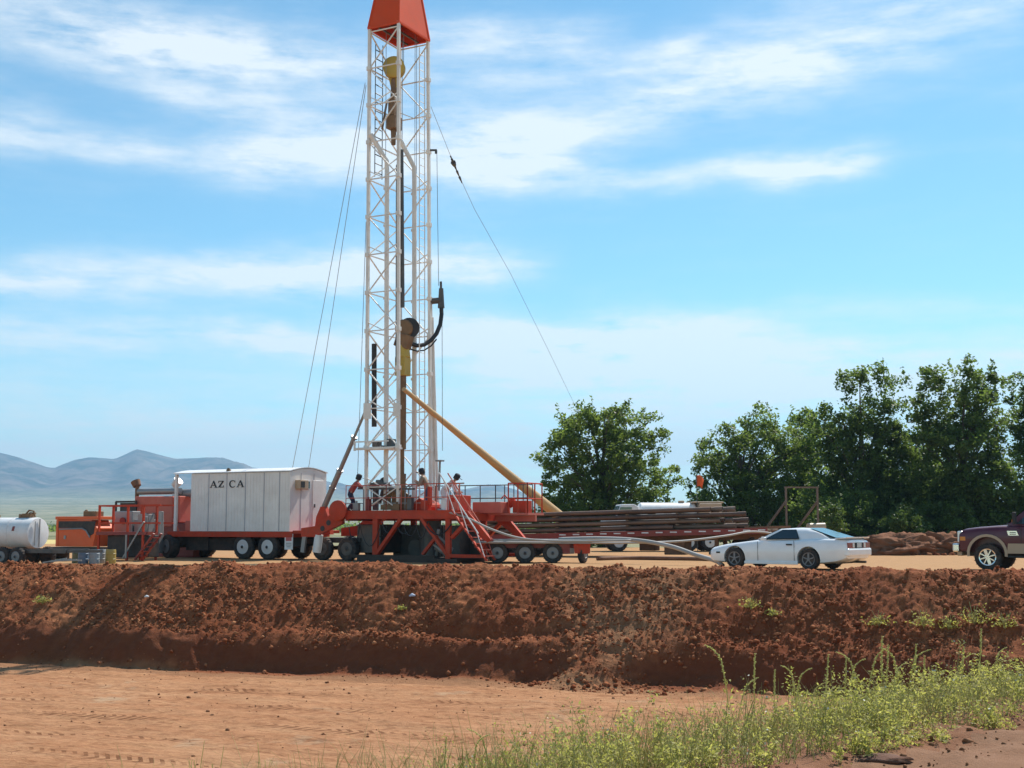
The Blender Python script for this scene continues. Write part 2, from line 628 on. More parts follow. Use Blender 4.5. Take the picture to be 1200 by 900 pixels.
def finish_dirt(m, t, b, tc, c, bump, scale=9, dist=0.05):
    t.link(c, b.inputs['Base Color'])
    bp = t.new('ShaderNodeBump')
    bp.inputs['Strength'].default_value = bump
    bp.inputs['Distance'].default_value = dist
    h = t.math('ADD', t.noise(tc, scale, 8, 0.72), t.math('MULTIPLY', t.noise(tc, scale * 3.5, 4, 0.7), 0.4))
    t.link(h, bp.inputs['Height'])
    t.link(bp.outputs[0], b.inputs['Normal'])
    return m


a = dirt_mat('red_bank_dirt', (0.085, 0.021, 0.009), (0.225, 0.062, 0.023), (0.46, 0.175, 0.072))
m_, t_, b_, tc_, c_ = a
at = t_.new('ShaderNodeAttribute', attribute_name='tan')
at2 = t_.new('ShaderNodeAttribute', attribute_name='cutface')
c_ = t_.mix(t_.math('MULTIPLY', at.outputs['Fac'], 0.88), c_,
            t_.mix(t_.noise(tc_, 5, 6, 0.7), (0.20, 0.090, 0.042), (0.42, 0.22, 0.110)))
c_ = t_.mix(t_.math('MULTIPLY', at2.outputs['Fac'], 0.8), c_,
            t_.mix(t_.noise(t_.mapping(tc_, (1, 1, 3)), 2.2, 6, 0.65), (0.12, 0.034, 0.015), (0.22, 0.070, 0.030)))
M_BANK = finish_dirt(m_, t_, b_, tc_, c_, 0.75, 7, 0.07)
a = dirt_mat('packed_pit_dirt', (0.29, 0.120, 0.052), (0.46, 0.220, 0.105), (0.48, 0.235, 0.115),
             streak=(0.56, 0.32, 0.17), patch=(0.42, 0.29, 0.18))
m_, t_, b_, tc_, c_ = a
rot_ = t_.mapping(tc_, rot=(0, 0, R(19)))
fine_ = t_.noise(t_.mapping(rot_, (3.2, 9.0, 1)), 1.0, 7, 0.72)
c_ = t_.mix(t_.math('MULTIPLY', t_.ramp(fine_, 0.50, 0.66), 0.60), c_, (0.13, 0.045, 0.016))
fine2 = t_.noise(t_.mapping(rot_, (7.0, 16.0, 1)), 1.0, 6, 0.7)
c_ = t_.mix(t_.math('MULTIPLY', t_.ramp(fine2, 0.55, 0.72), 0.6), c_, (0.58, 0.34, 0.16))
# tyre tracks: curved bands of slanting lugs pressed into the soil
sp_ = t_.new('ShaderNodeSeparateXYZ')
t_.link(rot_, sp_.inputs[0])
lug_tot = None
for v0, uc, kcurve, wd in ((23.7, -14, 0.010, 0.26), (21.9, -12, 0.016, 0.24), (26.4, -6, 0.006, 0.30), (19.6, -16, 0.02, 0.26), (28.4, -18, 0.004, 0.3)):
    du = t_.math('SUBTRACT', sp_.outputs[0], uc)
    vv = t_.math('ADD', t_.math('SUBTRACT', sp_.outputs[1], v0), t_.math('MULTIPLY', t_.math('MULTIPLY', du, du), kcurve))
    band_ = t_.math('LESS_THAN', t_.math('ABSOLUTE', vv), wd)
    lug = t_.math('GREATER_THAN', t_.math('SINE', t_.math('MULTIPLY_ADD', du, 26.0, t_.math('MULTIPLY', t_.math('ABSOLUTE', vv), 22.0))), 0.25)
    worn = t_.ramp(t_.noise(t_.mapping(rot_, (0.5, 1.2, 1)), 1.0, 4, 0.6), 0.47, 0.6)
    lg = t_.math('MULTIPLY', t_.math('MULTIPLY', band_, lug), worn)
    lug_tot = lg if lug_tot is None else t_.math('MAXIMUM', lug_tot, lg)
c_ = t_.mix(t_.math('MULTIPLY', lug_tot, 0.8), c_, (0.14, 0.05, 0.018))
t_.link(c_, b_.inputs['Base Color'])
bp_ = t_.new('ShaderNodeBump')
bp_.inputs['Strength'].default_value = 0.75
bp_.inputs['Distance'].default_value = 0.06
hh = t_.math('ADD', t_.math('MULTIPLY', fine_, 1.3), t_.math('MULTIPLY', t_.noise(tc_, 6, 8, 0.72), 0.6))
hh = t_.math('SUBTRACT', hh, t_.math('MULTIPLY', lug_tot, 0.5))
t_.link(hh, bp_.inputs['Height'])
t_.link(bp_.outputs[0], b_.inputs['Normal'])
M_FLOOR = m_
a = dirt_mat('pad_dirt', (0.32, 0.17, 0.075), (0.42, 0.235, 0.11), (0.50, 0.29, 0.14))
M_PAD = finish_dirt(*a, 0.4)
a = dirt_mat('road_dirt', (0.20, 0.095, 0.05), (0.27, 0.14, 0.08), (0.35, 0.20, 0.12), scale=5, fine=40)
M_ROAD = finish_dirt(*a, 0.7, 22, 0.03)
a = dirt_mat('verge_dirt', (0.17, 0.072, 0.038), (0.25, 0.115, 0.06), (0.34, 0.17, 0.095), scale=5, fine=40)
M_VERGE = finish_dirt(*a, 0.8, 16, 0.04)
a = dirt_mat('clod_dirt', (0.095, 0.024, 0.010), (0.23, 0.064, 0.023), (0.36, 0.125, 0.05), scale=1.3)
m_, t_, b_, tc_, c_ = a
ri = t_.new('ShaderNodeNewGeometry').outputs['Random Per Island']
c_ = t_.mix(t_.math('POWER', ri, 4.0), c_, (0.50, 0.22, 0.10))
M_CLOD = finish_dirt(m_, t_, b_, tc_, c_, 0.5, 20, 0.02)
a = dirt_mat('mound_dirt', (0.18, 0.075, 0.04), (0.25, 0.11, 0.06), (0.32, 0.15, 0.085), scale=1.5)
M_MOUND = finish_dirt(*a, 0.7, 5, 0.08)


def grid_mesh(name, ts, ss, m):
    T, Sg = np.meshgrid(ts, ss)
    X = T * BU[0] + (Sg + BC) * BN[0]
    Y = T * BU[1] + (Sg + BC) * BN[1]
    Z = terrain(X, Y)
    V = np.stack([X, Y, Z], -1).reshape(-1, 3)
    nt, ns = len(ts), len(ss)
    i = np.arange(ns - 1)[:, None] * nt + np.arange(nt - 1)[None, :]
    F = np.stack([i, i + 1, i + nt + 1, i + nt], -1).reshape(-1, 4)
    return V, F, T, Sg


def np_obj(name, V, F, m, kind='structure'):
    used = np.unique(F)
    remap = np.full(len(V), -1)
    remap[used] = np.arange(len(used))
    o = np_mesh(name, V[used], remap[F], m, smooth=True)
    tag(o, kind=kind)
    return o, used


# the bank
ts = np.arange(-38, 14, 0.05)
ss = np.arange(-1.0, 5.81, 0.045)
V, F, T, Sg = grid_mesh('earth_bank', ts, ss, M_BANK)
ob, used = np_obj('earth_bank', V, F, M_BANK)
fanw = fan_weight(T, Sg).ravel()[used] * np.clip(0.6 + 2.2 * fbm(T * 1.2, Sg * 1.2, 4, 90), 0, 1).ravel()[used]
edge = np.clip((Sg - 4.2) / 1.4, 0, 1).ravel()[used]
foot = np.clip((-0.12 - Sg + 0.3 * fbm(T, Sg, 3, 95)) / 0.25, 0, 1).ravel()[used]
left = (np.clip((-T - 17) / 10, 0, 1) * 0.35 * np.clip(0.5 + 2.5 * fbm(T * 0.8, Sg * 0.9, 4, 92), 0, 1)).ravel()[used]
at = ob.data.attributes.new('tan', 'FLOAT', 'POINT')
at.data.foreach_set('value', np.clip(fanw + edge + foot + left, 0, 1).astype(np.float32))
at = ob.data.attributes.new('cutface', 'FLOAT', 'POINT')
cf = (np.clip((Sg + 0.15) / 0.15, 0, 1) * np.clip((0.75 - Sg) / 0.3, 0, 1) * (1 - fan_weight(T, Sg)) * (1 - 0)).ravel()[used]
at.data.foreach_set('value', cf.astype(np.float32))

# pit floor, verge and near road out of one grid
ts = np.arange(-40, 26, 0.11)
ss = np.arange(-42, -0.9, 0.11)
V, F, T, Sg = grid_mesh('pit_floor', ts, ss, None)
fc = V[F].mean(1)
qf = (fc[:, 0] - RP[0]) * RN[0] + (fc[:, 1] - RP[1]) * RN[1]
rf = (fc[:, 0] - RP[0]) * RU[0] + (fc[:, 1] - RP[1]) * RU[1]
jit = 0.35 * fbm(rf * 1.1, qf * 1.1, 3, 99)
road = (qf + jit) < -0.15
verge = (~road) & ((qf + jit * 3) < 6.5)
np_obj('pit_floor', V, F[(~road) & (~verge)], M_FLOOR)
np_obj('verge', V, F[verge], M_VERGE)
np_obj('dirt_road', V, F[road], M_ROAD)

# drill pad behind the crest
ts = np.arange(-90, 70, 0.5)
ss = np.concatenate([np.arange(5.7, 12, 0.2), np.arange(12, 46, 0.5)])
V, F, T, Sg = grid_mesh('drill_pad', ts, ss, M_PAD)
np_obj('drill_pad', V, F, M_PAD)

# the plain and the mountains: one sheet out to the far ranges
m = bpy.data.materials.new('scrub_plain')
m.use_nodes = True
t = NT(m.node_tree)
b = t.n['Principled BSDF']
b.inputs['Roughness'].default_value = 0.95
b.inputs['Specular IOR Level'].default_value = 0.1
tc = t.new('ShaderNodeTexCoord').outputs['Object']
c = t.mix(t.ramp(t.noise(t.mapping(tc, (0.0012, 0.004, 0.004)), 1.0, 8, 0.62), 0.38, 0.62), (0.20, 0.19, 0.10), (0.34, 0.30, 0.18))
c = t.mix(t.ramp(t.noise(tc, 0.02, 8, 0.7), 0.45, 0.62), c, (0.10, 0.115, 0.05))
sepp = t.new('ShaderNodeSeparateXYZ')
t.link(tc, sepp.inputs[0])
hi = t.ramp(t.math('DIVIDE', sepp.outputs[2], 400.0), 0.28, 0.42)
rock = t.mix(t.ramp(t.noise(tc, 0.006, 8, 0.68), 0.40, 0.60), (0.03, 0.045, 0.035), (0.19, 0.15, 0.125))
c = t.mix(hi, c, rock)
t.link(c, b.inputs['Base Color'])
M_PLAIN = m

ridge_px = [-900, -500, -250, -120, 0, 20, 45, 62, 75, 88, 105, 135, 148, 160, 172, 190, 205, 240, 262, 285, 320, 380, 430, 500, 545, 572, 590, 606, 625, 660, 800, 1200, 2200]
ridge_py = [575, 560, 545, 528, 531, 535, 543, 549, 543, 538, 535, 537, 531, 525, 528, 534, 538, 537, 538, 547, 560, 566, 571, 575, 573, 567, 569, 574, 582, 588, 592, 590, 585]
YR = 6800.0


def far_height(X, Y):
    px = 600 + 1500 * X / np.maximum(Y, 200)
    base = 135 * np.clip((Y - 1300) / 4500, 0, 1) ** 1.25
    base = base * np.clip(1 - (px - 250) / 900, 0.35, 1)
    H = (615 - np.interp(px, ridge_px, ridge_py)) / 1500 * YR + HC
    yr = YR
    f = np.clip((Y - 5000 - 500 * fbm(X * 0.0012, X * 0, 3, 120)) / (yr - 5000), 0, 1)
    up = f ** 1.35
    down = np.clip(1 - (Y - yr) / 2600, 0, 1)
    shape = np.where(Y <= yr, up, down)
    g = fbm(X * 0.0026, Y * 0.0007, 5, 130, 0.55)
    g2 = fbm(X * 0.008, Y * 0.0035, 4, 140, 0.55)
    gull = (g * 330 + g2 * 120) * shape * np.clip((yr - Y) / 700, 0, 1)
    return base * (1 - shape) + np.maximum(H, base) * shape + gull + fbm(X * 0.01, Y * 0.01, 3, 150) * 1.0 * np.clip((Y - 300) / 1000, 0, 1)


xs = np.concatenate([np.linspace(-9000, -3700, 40), np.arange(-3650, 1500, 22), np.linspace(1550, 9000, 60)])
ys = np.concatenate([np.array([66, 80, 110, 160, 240, 350, 500, 700, 1000, 1400, 1900, 2500, 3200, 3900, 4500]), np.arange(4800, 6790, 40), np.array([6800.]), np.linspace(6840, 9400, 25)])
# near rows follow the bank's direction so that the plain starts behind the pad
Xg, Yg = np.meshgrid(xs, ys)
Zg = far_height(Xg, Yg) - 0.25
V = np.stack([Xg, Yg, Zg], -1).reshape(-1, 3)
nx, ny = len(xs), len(ys)
i = np.arange(ny - 1)[:, None] * nx + np.arange(nx - 1)[None, :]
F = np.stack([i, i + 1, i + nx + 1, i + nx], -1).reshape(-1, 4)
yc = V[F][:, :, 1].mean(1)
np_obj('plain', V, F[yc < 4650], M_PLAIN)
o, _ = np_obj('mountains', V, F[yc >= 4650], M_PLAIN)
# the sheet carries on below the pit, so that the ground has no edge
sk = MB()
sk.add([(-9000, -400, -3.4), (9000, -400, -3.4), (9000, 67, -3.4), (-9000, 67, -3.4)], [(0, 1, 2, 3)])
sk.add([(-9000, 66, -3.4), (9000, 66, -3.4), (9000, 66.01, -0.25), (-9000, 66.01, -0.25)], [(0, 1, 2, 3)])
o = sk.build('ground', M_PAD)
tag(o, kind='structure')

# pale dry field seen past the tank
fm = MB()
fm.add([(-60, 66.5, -0.1), (-18, 66.5, -0.1), (-30, 130, -0.1), (-80, 130, -0.1)], [(0, 1, 2, 3)])
o = fm.build('dry_field', mat('dry_straw', (0.52, 0.40, 0.14), 0.95, var=0.25, scale=0.5))
tag(o, kind='structure')


# ------------------------------------------------------------------ clods on the bank (nobody could count them)
def rock_proto(seed, sub):
    bm = bmesh.new()
    bmesh.ops.create_icosphere(bm, subdivisions=sub, radius=1)
    rg = random.Random(seed)
    for v in bm.verts:
        k = rg.uniform(0.55, 1.35)
        v.co = Vector((v.co.x * k, v.co.y * k, v.co.z * k * 0.8))
    vs = np.array([v.co[:] for v in bm.verts])
    fs = np.array([[v.index for v in f.verts] for f in bm.faces])
    bm.free()
    return vs, fs


def scatter_rocks(name, pos, size, m, sub=1, seed=3):
    rg = np.random.RandomState(seed)
    protos = [rock_proto(seed * 10 + k, sub) for k in range(8)]
    VV, FF, off = [], [], 0
    for k in range(len(pos)):
        vs, fs = protos[k % 8]
        ang = rg.uniform(0, 6.28)
        ca, sa = math.cos(ang), math.sin(ang)
        sc = size[k] * rg.uniform(0.7, 1.3, 3)
        v = vs * sc
        tilt = rg.uniform(-0.7, 0.7)
        ct, st = math.cos(tilt), math.sin(tilt)
        v = np.stack([v[:, 0], v[:, 1] * ct - v[:, 2] * st, v[:, 1] * st + v[:, 2] * ct], -1)
        v = np.stack([v[:, 0] * ca - v[:, 1] * sa, v[:, 0] * sa + v[:, 1] * ca, v[:, 2]], -1)
        VV.append(v + pos[k])
        FF.append(fs + off)
        off += len(vs)
    return np_mesh(name, np.concatenate(VV), np.concatenate(FF), m)


rg = np.random.RandomState(11)
n = 34000
tt = rg.uniform(-34, 9, n)
ssr = 0.5 + 3.3 * rg.beta(1.0, 1.1, n)
dens = np.clip(0.55 + 2.4 * fbm(tt * 0.7, ssr * 0.9, 3, 201), 0.05, 1)
keep = rg.uniform(0, 1, n) < dens
tt, ssr = tt[keep], ssr[keep]
n2 = 1500   # along the foot and on the slumped fan
tt = np.concatenate([tt, rg.uniform(-34, 9, 700), rg.normal(-8.7, 1.0, 1500)])
ssr = np.concatenate([ssr, rg.normal(-0.10, 0.16, 700), rg.uniform(-1.0, 3.2, 1500)])
x = tt * BU[0] + (ssr + BC) * BN[0]
y = tt * BU[1] + (ssr + BC) * BN[1]
sz = 0.010 + 0.015 * rg.exponential(1.0, len(x))
sz = np.minimum(sz, 0.085)
pos = np.stack([x, y, terrain(x, y) + sz * 0.15], -1)
o = scatter_rocks('dirt_clods', pos, sz, M_CLOD)
tag(o, 'loose red brown dirt clods strewn over the bank face', kind='stuff')

# crumbs of soil on the pit floor and along the road edge
n = 900
tt = rg.uniform(-30, 2, n)
ssr = -0.3 - 13 * rg.beta(0.8, 1.6, n)
x = tt * BU[0] + (ssr + BC) * BN[0]
y = tt * BU[1] + (ssr + BC) * BN[1]
sz = np.minimum(0.008 + 0.009 * rg.exponential(1.0, n), 0.05)
r = rg.uniform(-6, 9, 900)
q = rg.normal(-0.25, 0.30, 900)
x = np.concatenate([x, RP[0] + r * RU[0] + q * RN[0]])
y = np.concatenate([y, RP[1] + r * RU[1] + q * RN[1]])
sz = np.concatenate([sz, np.minimum(0.004 + 0.008 * rg.exponential(1.0, 900), 0.035)])
pos = np.stack([x, y, terrain(x, y) + sz * 0.2], -1)
o = scatter_rocks('soil_crumbs', pos, sz, mat('crumb_soil', (0.24, 0.105, 0.045), 0.95, var=0.35, scale=0.7), seed=5)
tag(o, 'small loose soil crumbs on the packed dirt', kind='stuff')


def lump(name, label, cat, loc, size, m, seed=1, sub=3):
    bm = bmesh.new()
    bmesh.ops.create_icosphere(bm, subdivisions=sub, radius=1)
    me = bpy.data.meshes.new(name)
    for v in bm.verts:
        c = v.co
        k = 1 + 1.0 * float(fbm(np.array([c.x * 2.6 + seed * 9]), np.array([c.y * 2.6 + c.z * 3.1]), 6, seed, 0.68)[0])
        v.co = Vector((c.x * size[0] * k, c.y * size[1] * k, max(c.z, -0.25) * size[2] * k))
    bm.to_mesh(me)
    bm.free()
    me.materials.append(m)
    me.shade_smooth()
    o = bpy.data.objects.new(name, me)
    COL.objects.link(o)
    o.location = loc
    return tag(o, label, cat)


def gz(x, y):
    return float(terrain(np.array([float(x)]), np.array([float(y)]))[0])


# dirt piles at the back of the pad (right) and a lump of soil beside the road
for k, (px, Yd, sx, sz_, lab) in enumerate([
        (1050, 60, 2.3, 0.85, 'red brown dirt pile beyond the rear end of the white car'),
        (1108, 61, 1.9, 0.95, 'red brown dirt pile next to the front of the maroon pickup'),
        (1165, 63, 2.3, 0.85, 'red brown dirt pile half hidden behind the maroon pickup')]):
    p = P(px, 600, Yd)
    lump('dirt_pile', lab, 'dirt pile', (p.x, Yd, 0.05), (sx, 1.6, sz_), M_MOUND, 3 + k, 5)
mr_ = np.random.RandomState(8)
pp_ = []
for px in (1050, 1108, 1165):
    c_ = P(px, 600, 61)
    for k in range(170):
        u_ = mr_.normal(0, 1.0, 2)
        pp_.append((c_.x + u_[0] * 1.3, 60.6 - abs(u_[1]) * 0.9, max(0.04, 0.62 - 0.30 * abs(u_[0]) - 0.5 * abs(u_[1]) * 0.9)))
o = scatter_rocks('pile_clods', np.array(pp_), np.minimum(0.05 + 0.05 * mr_.exponential(1, len(pp_)), 0.2), M_CLOD, seed=9)
tag(o, 'loose clods lying over the dirt piles at the back of the pad', kind='stuff')
p = P(1030, 882, 9.0)
lump('soil_lump', 'dark flat lump of damp soil on the edge of the near dirt road', 'soil', (p.x, 9.0, gz(p.x, 9.0)), (0.20, 0.10, 0.04), mat('damp_soil', (0.13, 0.055, 0.03), 0.9, var=0.3, scale=9, bump=0.5), 8)
p = P(947, 746, 9.6)


# ------------------------------------------------------------------ trees
def leaf_mat(name, dark, lite, tl=0.35, rough=0.5):
    m = bpy.data.materials.new(name)
    m.use_nodes = True
    t = NT(m.node_tree)
    t.n.remove(t.n['Principled BSDF'])
    out = t.n['Material Output']
    g = t.new('ShaderNodeNewGeometry')
    tc = t.new('ShaderNodeTexCoord').outputs['Object']
    c = t.mix(g.outputs['Random Per Island'], dark, lite)
    c = t.mix(t.math('MULTIPLY', t.ramp(t.noise(tc, 0.9, 3), 0.4, 0.65), 0.4), c, tuple(k * 0.75 for k in dark))
    d = t.new('ShaderNodeBsdfPrincipled')
    d.inputs['Roughness'].default_value = rough
    d.inputs['Specular IOR Level'].default_value = 0.35
    t.link(c, d.inputs['Base Color'])
    tr = t.new('ShaderNodeBsdfTranslucent')
    ct = t.mix(0.5, c, (lite[0] * 1.3, lite[1] * 1.4, lite[2] * 0.7))
    t.link(ct, tr.inputs[0])
    mx = t.new('ShaderNodeMixShader')
    mx.inputs[0].default_value = tl
    t.link(d.outputs[0], mx.inputs[1])
    t.link(tr.outputs[0], mx.inputs[2])
    t.link(mx.outputs[0], out.inputs[0])
    return m


def leaf_cloud(C, Nn, size, rg, aspect=0.5, droop=0.0):
    """rhombus leaves at points C (n,3); returns V,F"""
    n = len(C)
    d = rg.normal(size=(n, 3))
    d[:, 2] = d[:, 2] * 0.7 - droop
    d /= np.linalg.norm(d, axis=1)[:, None]
    e = rg.normal(size=(n, 3))
    if Nn is not None:
        e = e * 0.8 + Nn
    e = np.cross(d, e)
    e /= np.linalg.norm(e, axis=1)[:, None] + 1e-9
    L = (size * rg.uniform(0.65, 1.35, n))[:, None]
    w = L * aspect
    nn = np.cross(d, e) * L * 0.12
    V = np.stack([C - d * L / 2, C + e * w / 2 + nn - d * L * 0.05, C + d * L / 2, C - e * w / 2 + nn - d * L * 0.05], 1).reshape(-1, 3)
    F = np.arange(n * 4).reshape(n, 4)
    return V, F


M_BARK = mat('tree_bark', (0.10, 0.075, 0.055), 0.9, var=0.3, scale=4, bump=0.5)
M_LEAF1 = leaf_mat('broad_leaves', (0.075, 0.115, 0.030), (0.20, 0.26, 0.065), 0.58)
M_LEAF2 = leaf_mat('dark_leaves', (0.062, 0.100, 0.028), (0.17, 0.23, 0.060), 0.58)
M_LEAF3 = leaf_mat('light_leaves', (0.06, 0.10, 0.02), (0.14, 0.20, 0.05))


def tree(name, label, cat, loc, lobes, m, seed, nclump=300, nleaf=75, leaf=0.21, trunk_r=0.28, group=None, clump_r=0.62, trunk_h=None):
    """lobes: (dx, dy, z, rx, ry, rz) ellipsoids that the crown fills"""
    rg = np.random.RandomState(seed)
    root = thing(name, label, cat, loc, 0, group)
    vol = np.array([l[3] * l[4] * l[5] for l in lobes])
    pick = rg.choice(len(lobes), nclump, p=vol / vol.sum())
    u = rg.normal(size=(nclump, 3))
    u /= np.linalg.norm(u, axis=1)[:, None]
    rr = rg.beta(2.6, 1.0, nclump)[:, None]
    L = np.array(lobes)[pick]
    C = L[:, :3] + u * rr * L[:, 3:6] * rg.uniform(0.88, 1.10, (nclump, 1))
    C[:, 2] = np.maximum(C[:, 2], rg.uniform(0.2, 0.7, nclump))
    cr = clump_r * rg.uniform(0.55, 1.25, nclump)
    k = rg.randint(int(nleaf * 0.6), int(nleaf * 1.4), nclump)
    idx = np.repeat(np.arange(nclump), k)
    off = rg.normal(size=(len(idx), 3))
    off /= np.linalg.norm(off, axis=1)[:, None]
    off *= (rg.uniform(0, 1, len(idx)) ** 0.45)[:, None] * cr[idx][:, None]
    off[:, 2] *= 0.75
    pts = C[idx] + off
    # upward twigs that break the outline
    top = C[rg.choice(nclump, nclump // 4)]
    tw = np.repeat(top, 14, 0)
    hgt = np.tile(np.linspace(0.2, 0.95, 14), len(top))
    lean = np.repeat(rg.normal(0, 0.22, (len(top), 2)), 14, 0)
    tw = tw + np.stack([lean[:, 0] * hgt, lean[:, 1] * hgt, hgt * np.repeat(rg.uniform(0.4, 1.1, len(top)), 14)], -1) + rg.normal(0, 0.07, tw.shape)
    pts = np.concatenate([pts, tw])
    nrm = np.tile(np.array([[0.2, 0.2, 0.9]]), (len(pts), 1))
    V, F = leaf_cloud(pts, nrm, leaf, rg, 0.55, 0.15)
    np_mesh('crown', V, F, m, parent=root)
    tb = MB()
    H = max(l[2] + l[5] for l in lobes)
    th = trunk_h or H * 0.62
    lead = [Vector((0, 0, -0.4)), Vector((0.06, 0, th * 0.3)), Vector((-0.05, 0.05, th * 0.65)), Vector((0.05, 0, th))]
    tb.tube(lead, trunk_r, 9, [trunk_r * 1.25, trunk_r, trunk_r * 0.75, trunk_r * 0.4])
    for ci in rg.choice(nclump, min(60, nclump // 3), replace=False):
        c = Vector(C[ci])
        z0 = min(th * 0.95, max(0.6, c.z * rg.uniform(0.35, 0.6)))
        p0 = Vector((0, 0, z0))
        midp = p0.lerp(c, 0.5) + Vector((0, 0, 0.25 * (c - p0).length * rg.uniform(0, 0.6)))
        r0 = trunk_r * rg.uniform(0.22, 0.42)
        tb.tube([p0, midp, c], r0, 6, [r0, r0 * 0.6, r0 * 0.2])
    tb.build('trunk', M_BARK, root, smooth='all')
    return root


def at_pad(px, Y, z=0.0):
    v = P(px, 615, Y)
    return Vector((v.x, Y, z))


def lobes_px(cx, Y, L):
    """lobe list from photograph outlines: (px, py, rx_px, rz_px, dy)"""
    c = at_pad(cx, Y)
    out = []
    for px, py, rx, rz, dy in L:
        rx, rz = rx * 1.13, rz * 1.06
        v = P(px, py, Y)
        s = Y / 1500.0
        out.append((v.x - c.x, dy, v.z, rx * s, max(rx * s * 0.85, 1.0), rz * s))
    return c, out


TG = 'leafy trees behind the drill pad'
spec = [
    ('broad round leafy tree standing alone at the left end of the tree line', 706, 84, M_LEAF1, 21, 520,
     [(700, 545, 62, 66, 0), (672, 515, 30, 36, 1), (735, 530, 42, 52, -1), (655, 570, 30, 38, 0), (700, 500, 38, 26, 0), (775, 568, 30, 42, 1), (700, 604, 76, 34, 0), (770, 604, 34, 30, 0)]),
    ('lower leafy tree between the round tree and the tall trees', 868, 88, M_LEAF1, 22, 430,
     [(840, 545, 30, 40, 0), (880, 530, 42, 50, 0), (905, 520, 34, 46, 1), (865, 592, 60, 42, 0), (930, 545, 34, 54, -1), (820, 590, 26, 36, 0), (925, 605, 44, 34, 0)]),
    ('tall leafy tree with two pointed tops in the middle of the tree line', 1012, 82, M_LEAF2, 23, 560,
     [(1000, 480, 26, 60, 0), (1038, 475, 24, 58, 0), (1010, 545, 50, 62, 0), (968, 520, 26, 44, 0), (1000, 602, 66, 46, 0), (1045, 560, 34, 60, 1), (1050, 610, 40, 36, 0)]),
    ('tallest leafy tree with ragged top near the right edge behind the pickup', 1130, 80, M_LEAF2, 24, 680,
     [(1090, 480, 26, 52, 0), (1130, 465, 32, 52, 0), (1160, 480, 30, 58, 1), (1120, 550, 60, 62, 0), (1090, 605, 54, 44, 0), (1160, 580, 44, 56, 0), (1140, 615, 50, 32, 0)]),
    ('leafy tree filling the gap between the lower tree and the twin topped tree', 950, 92, M_LEAF1, 26, 300,
     [(950, 530, 30, 52, 0), (925, 560, 30, 50, 0), (955, 595, 52, 44, 0)]),
    ('dark leafy tree set back in the gap between the two tallest trees', 1072, 92, M_LEAF2, 27, 300,
     [(1072, 540, 30, 52, 0), (1060, 590, 46, 50, 0), (1090, 600, 40, 40, 0)]),
    ('leafy tree at the far right edge of the picture', 1226, 84, M_LEAF2, 25, 420,
     [(1200, 478, 28, 50, 0), (1215, 500, 28, 46, 0), (1230, 560, 46, 64, 0), (1250, 490, 40, 56, 0), (1225, 610, 50, 36, 0)]),
]
for lab, cx, Yd, mm, sd, nc, L in spec:
    c, lb = lobes_px(cx, Yd, L)
    tree('leafy_tree', lab, 'tree', c, lb, mm, sd, nc, 66, 0.24, group=TG)
for lab, cx, Yd, mm, sd, nc, L in [
        ('low leafy shrub glimpsed under the trees beside the rusty frame', 885, 86, M_LEAF3, 31, 60, [(885, 590, 26, 26, 0)]),
        ('sunlit light green bush in front of the dark trees above the dirt pile', 1062, 74, M_LEAF3, 32, 46, [(1062, 612, 17, 22, 0), (1072, 622, 14, 12, 0)]),
        ('small sunlit bush at the foot of the trees right of the rusty frame', 975, 74, M_LEAF3, 33, 28, [(973, 612, 14, 18, 0)]),
        ('dark bush filling the gap under the trees near the pickup', 1105, 78, M_LEAF2, 34, 90, [(1105, 612, 38, 24, 0)]),
        ('dark bush under the tall trees behind the white car', 1000, 78, M_LEAF2, 35, 110, [(1000, 608, 46, 28, 0)]),
        ('dark bush at the foot of the far right tree', 1190, 80, M_LEAF2, 36, 90, [(1190, 606, 40, 30, 0)])]:
    c, lb = lobes_px(cx, Yd, L)
    tree('bush', lab, 'bush', c, lb, mm, sd, nc, 70, 0.17, 0.07, group='bushes under the trees', clump_r=0.42, trunk_h=1.0)

# far scrub and tree rows on the plain: reads as one mass
rg = np.random.RandomState(77)
pts = []
for k in range(700):
    Y = rg.choice([320, 420, 600, 900, 1300]) + rg.uniform(-40, 40)
    px = rg.uniform(-250, 700) if rg.uniform() < 0.8 else rg.uniform(-300, 1400)
    x = (px - 600) / 1500 * Y
    r = rg.uniform(0.5, 1.5) * (0.8 + Y / 900)
    z = float(far_height(np.array([x]), np.array([Y]))[0]) - 0.2
    q = rg.normal(size=(26, 3)) * np.array([r * 1.3, r, r * 0.45])
    q[:, 2] = np.abs(q[:, 2])
    pts.append(np.concatenate([q + np.array([x, Y, z]), np.full((26, 1), r * 0.8)], 1))
pts = np.concatenate(pts)
V, F = leaf_cloud(pts[:, :3], None, pts[:, 3], rg, 0.8)
o = np_mesh('far_scrub', V, F, M_LEAF1)
tag(o, 'far rows of scrub and low trees out on the plain', kind='stuff')


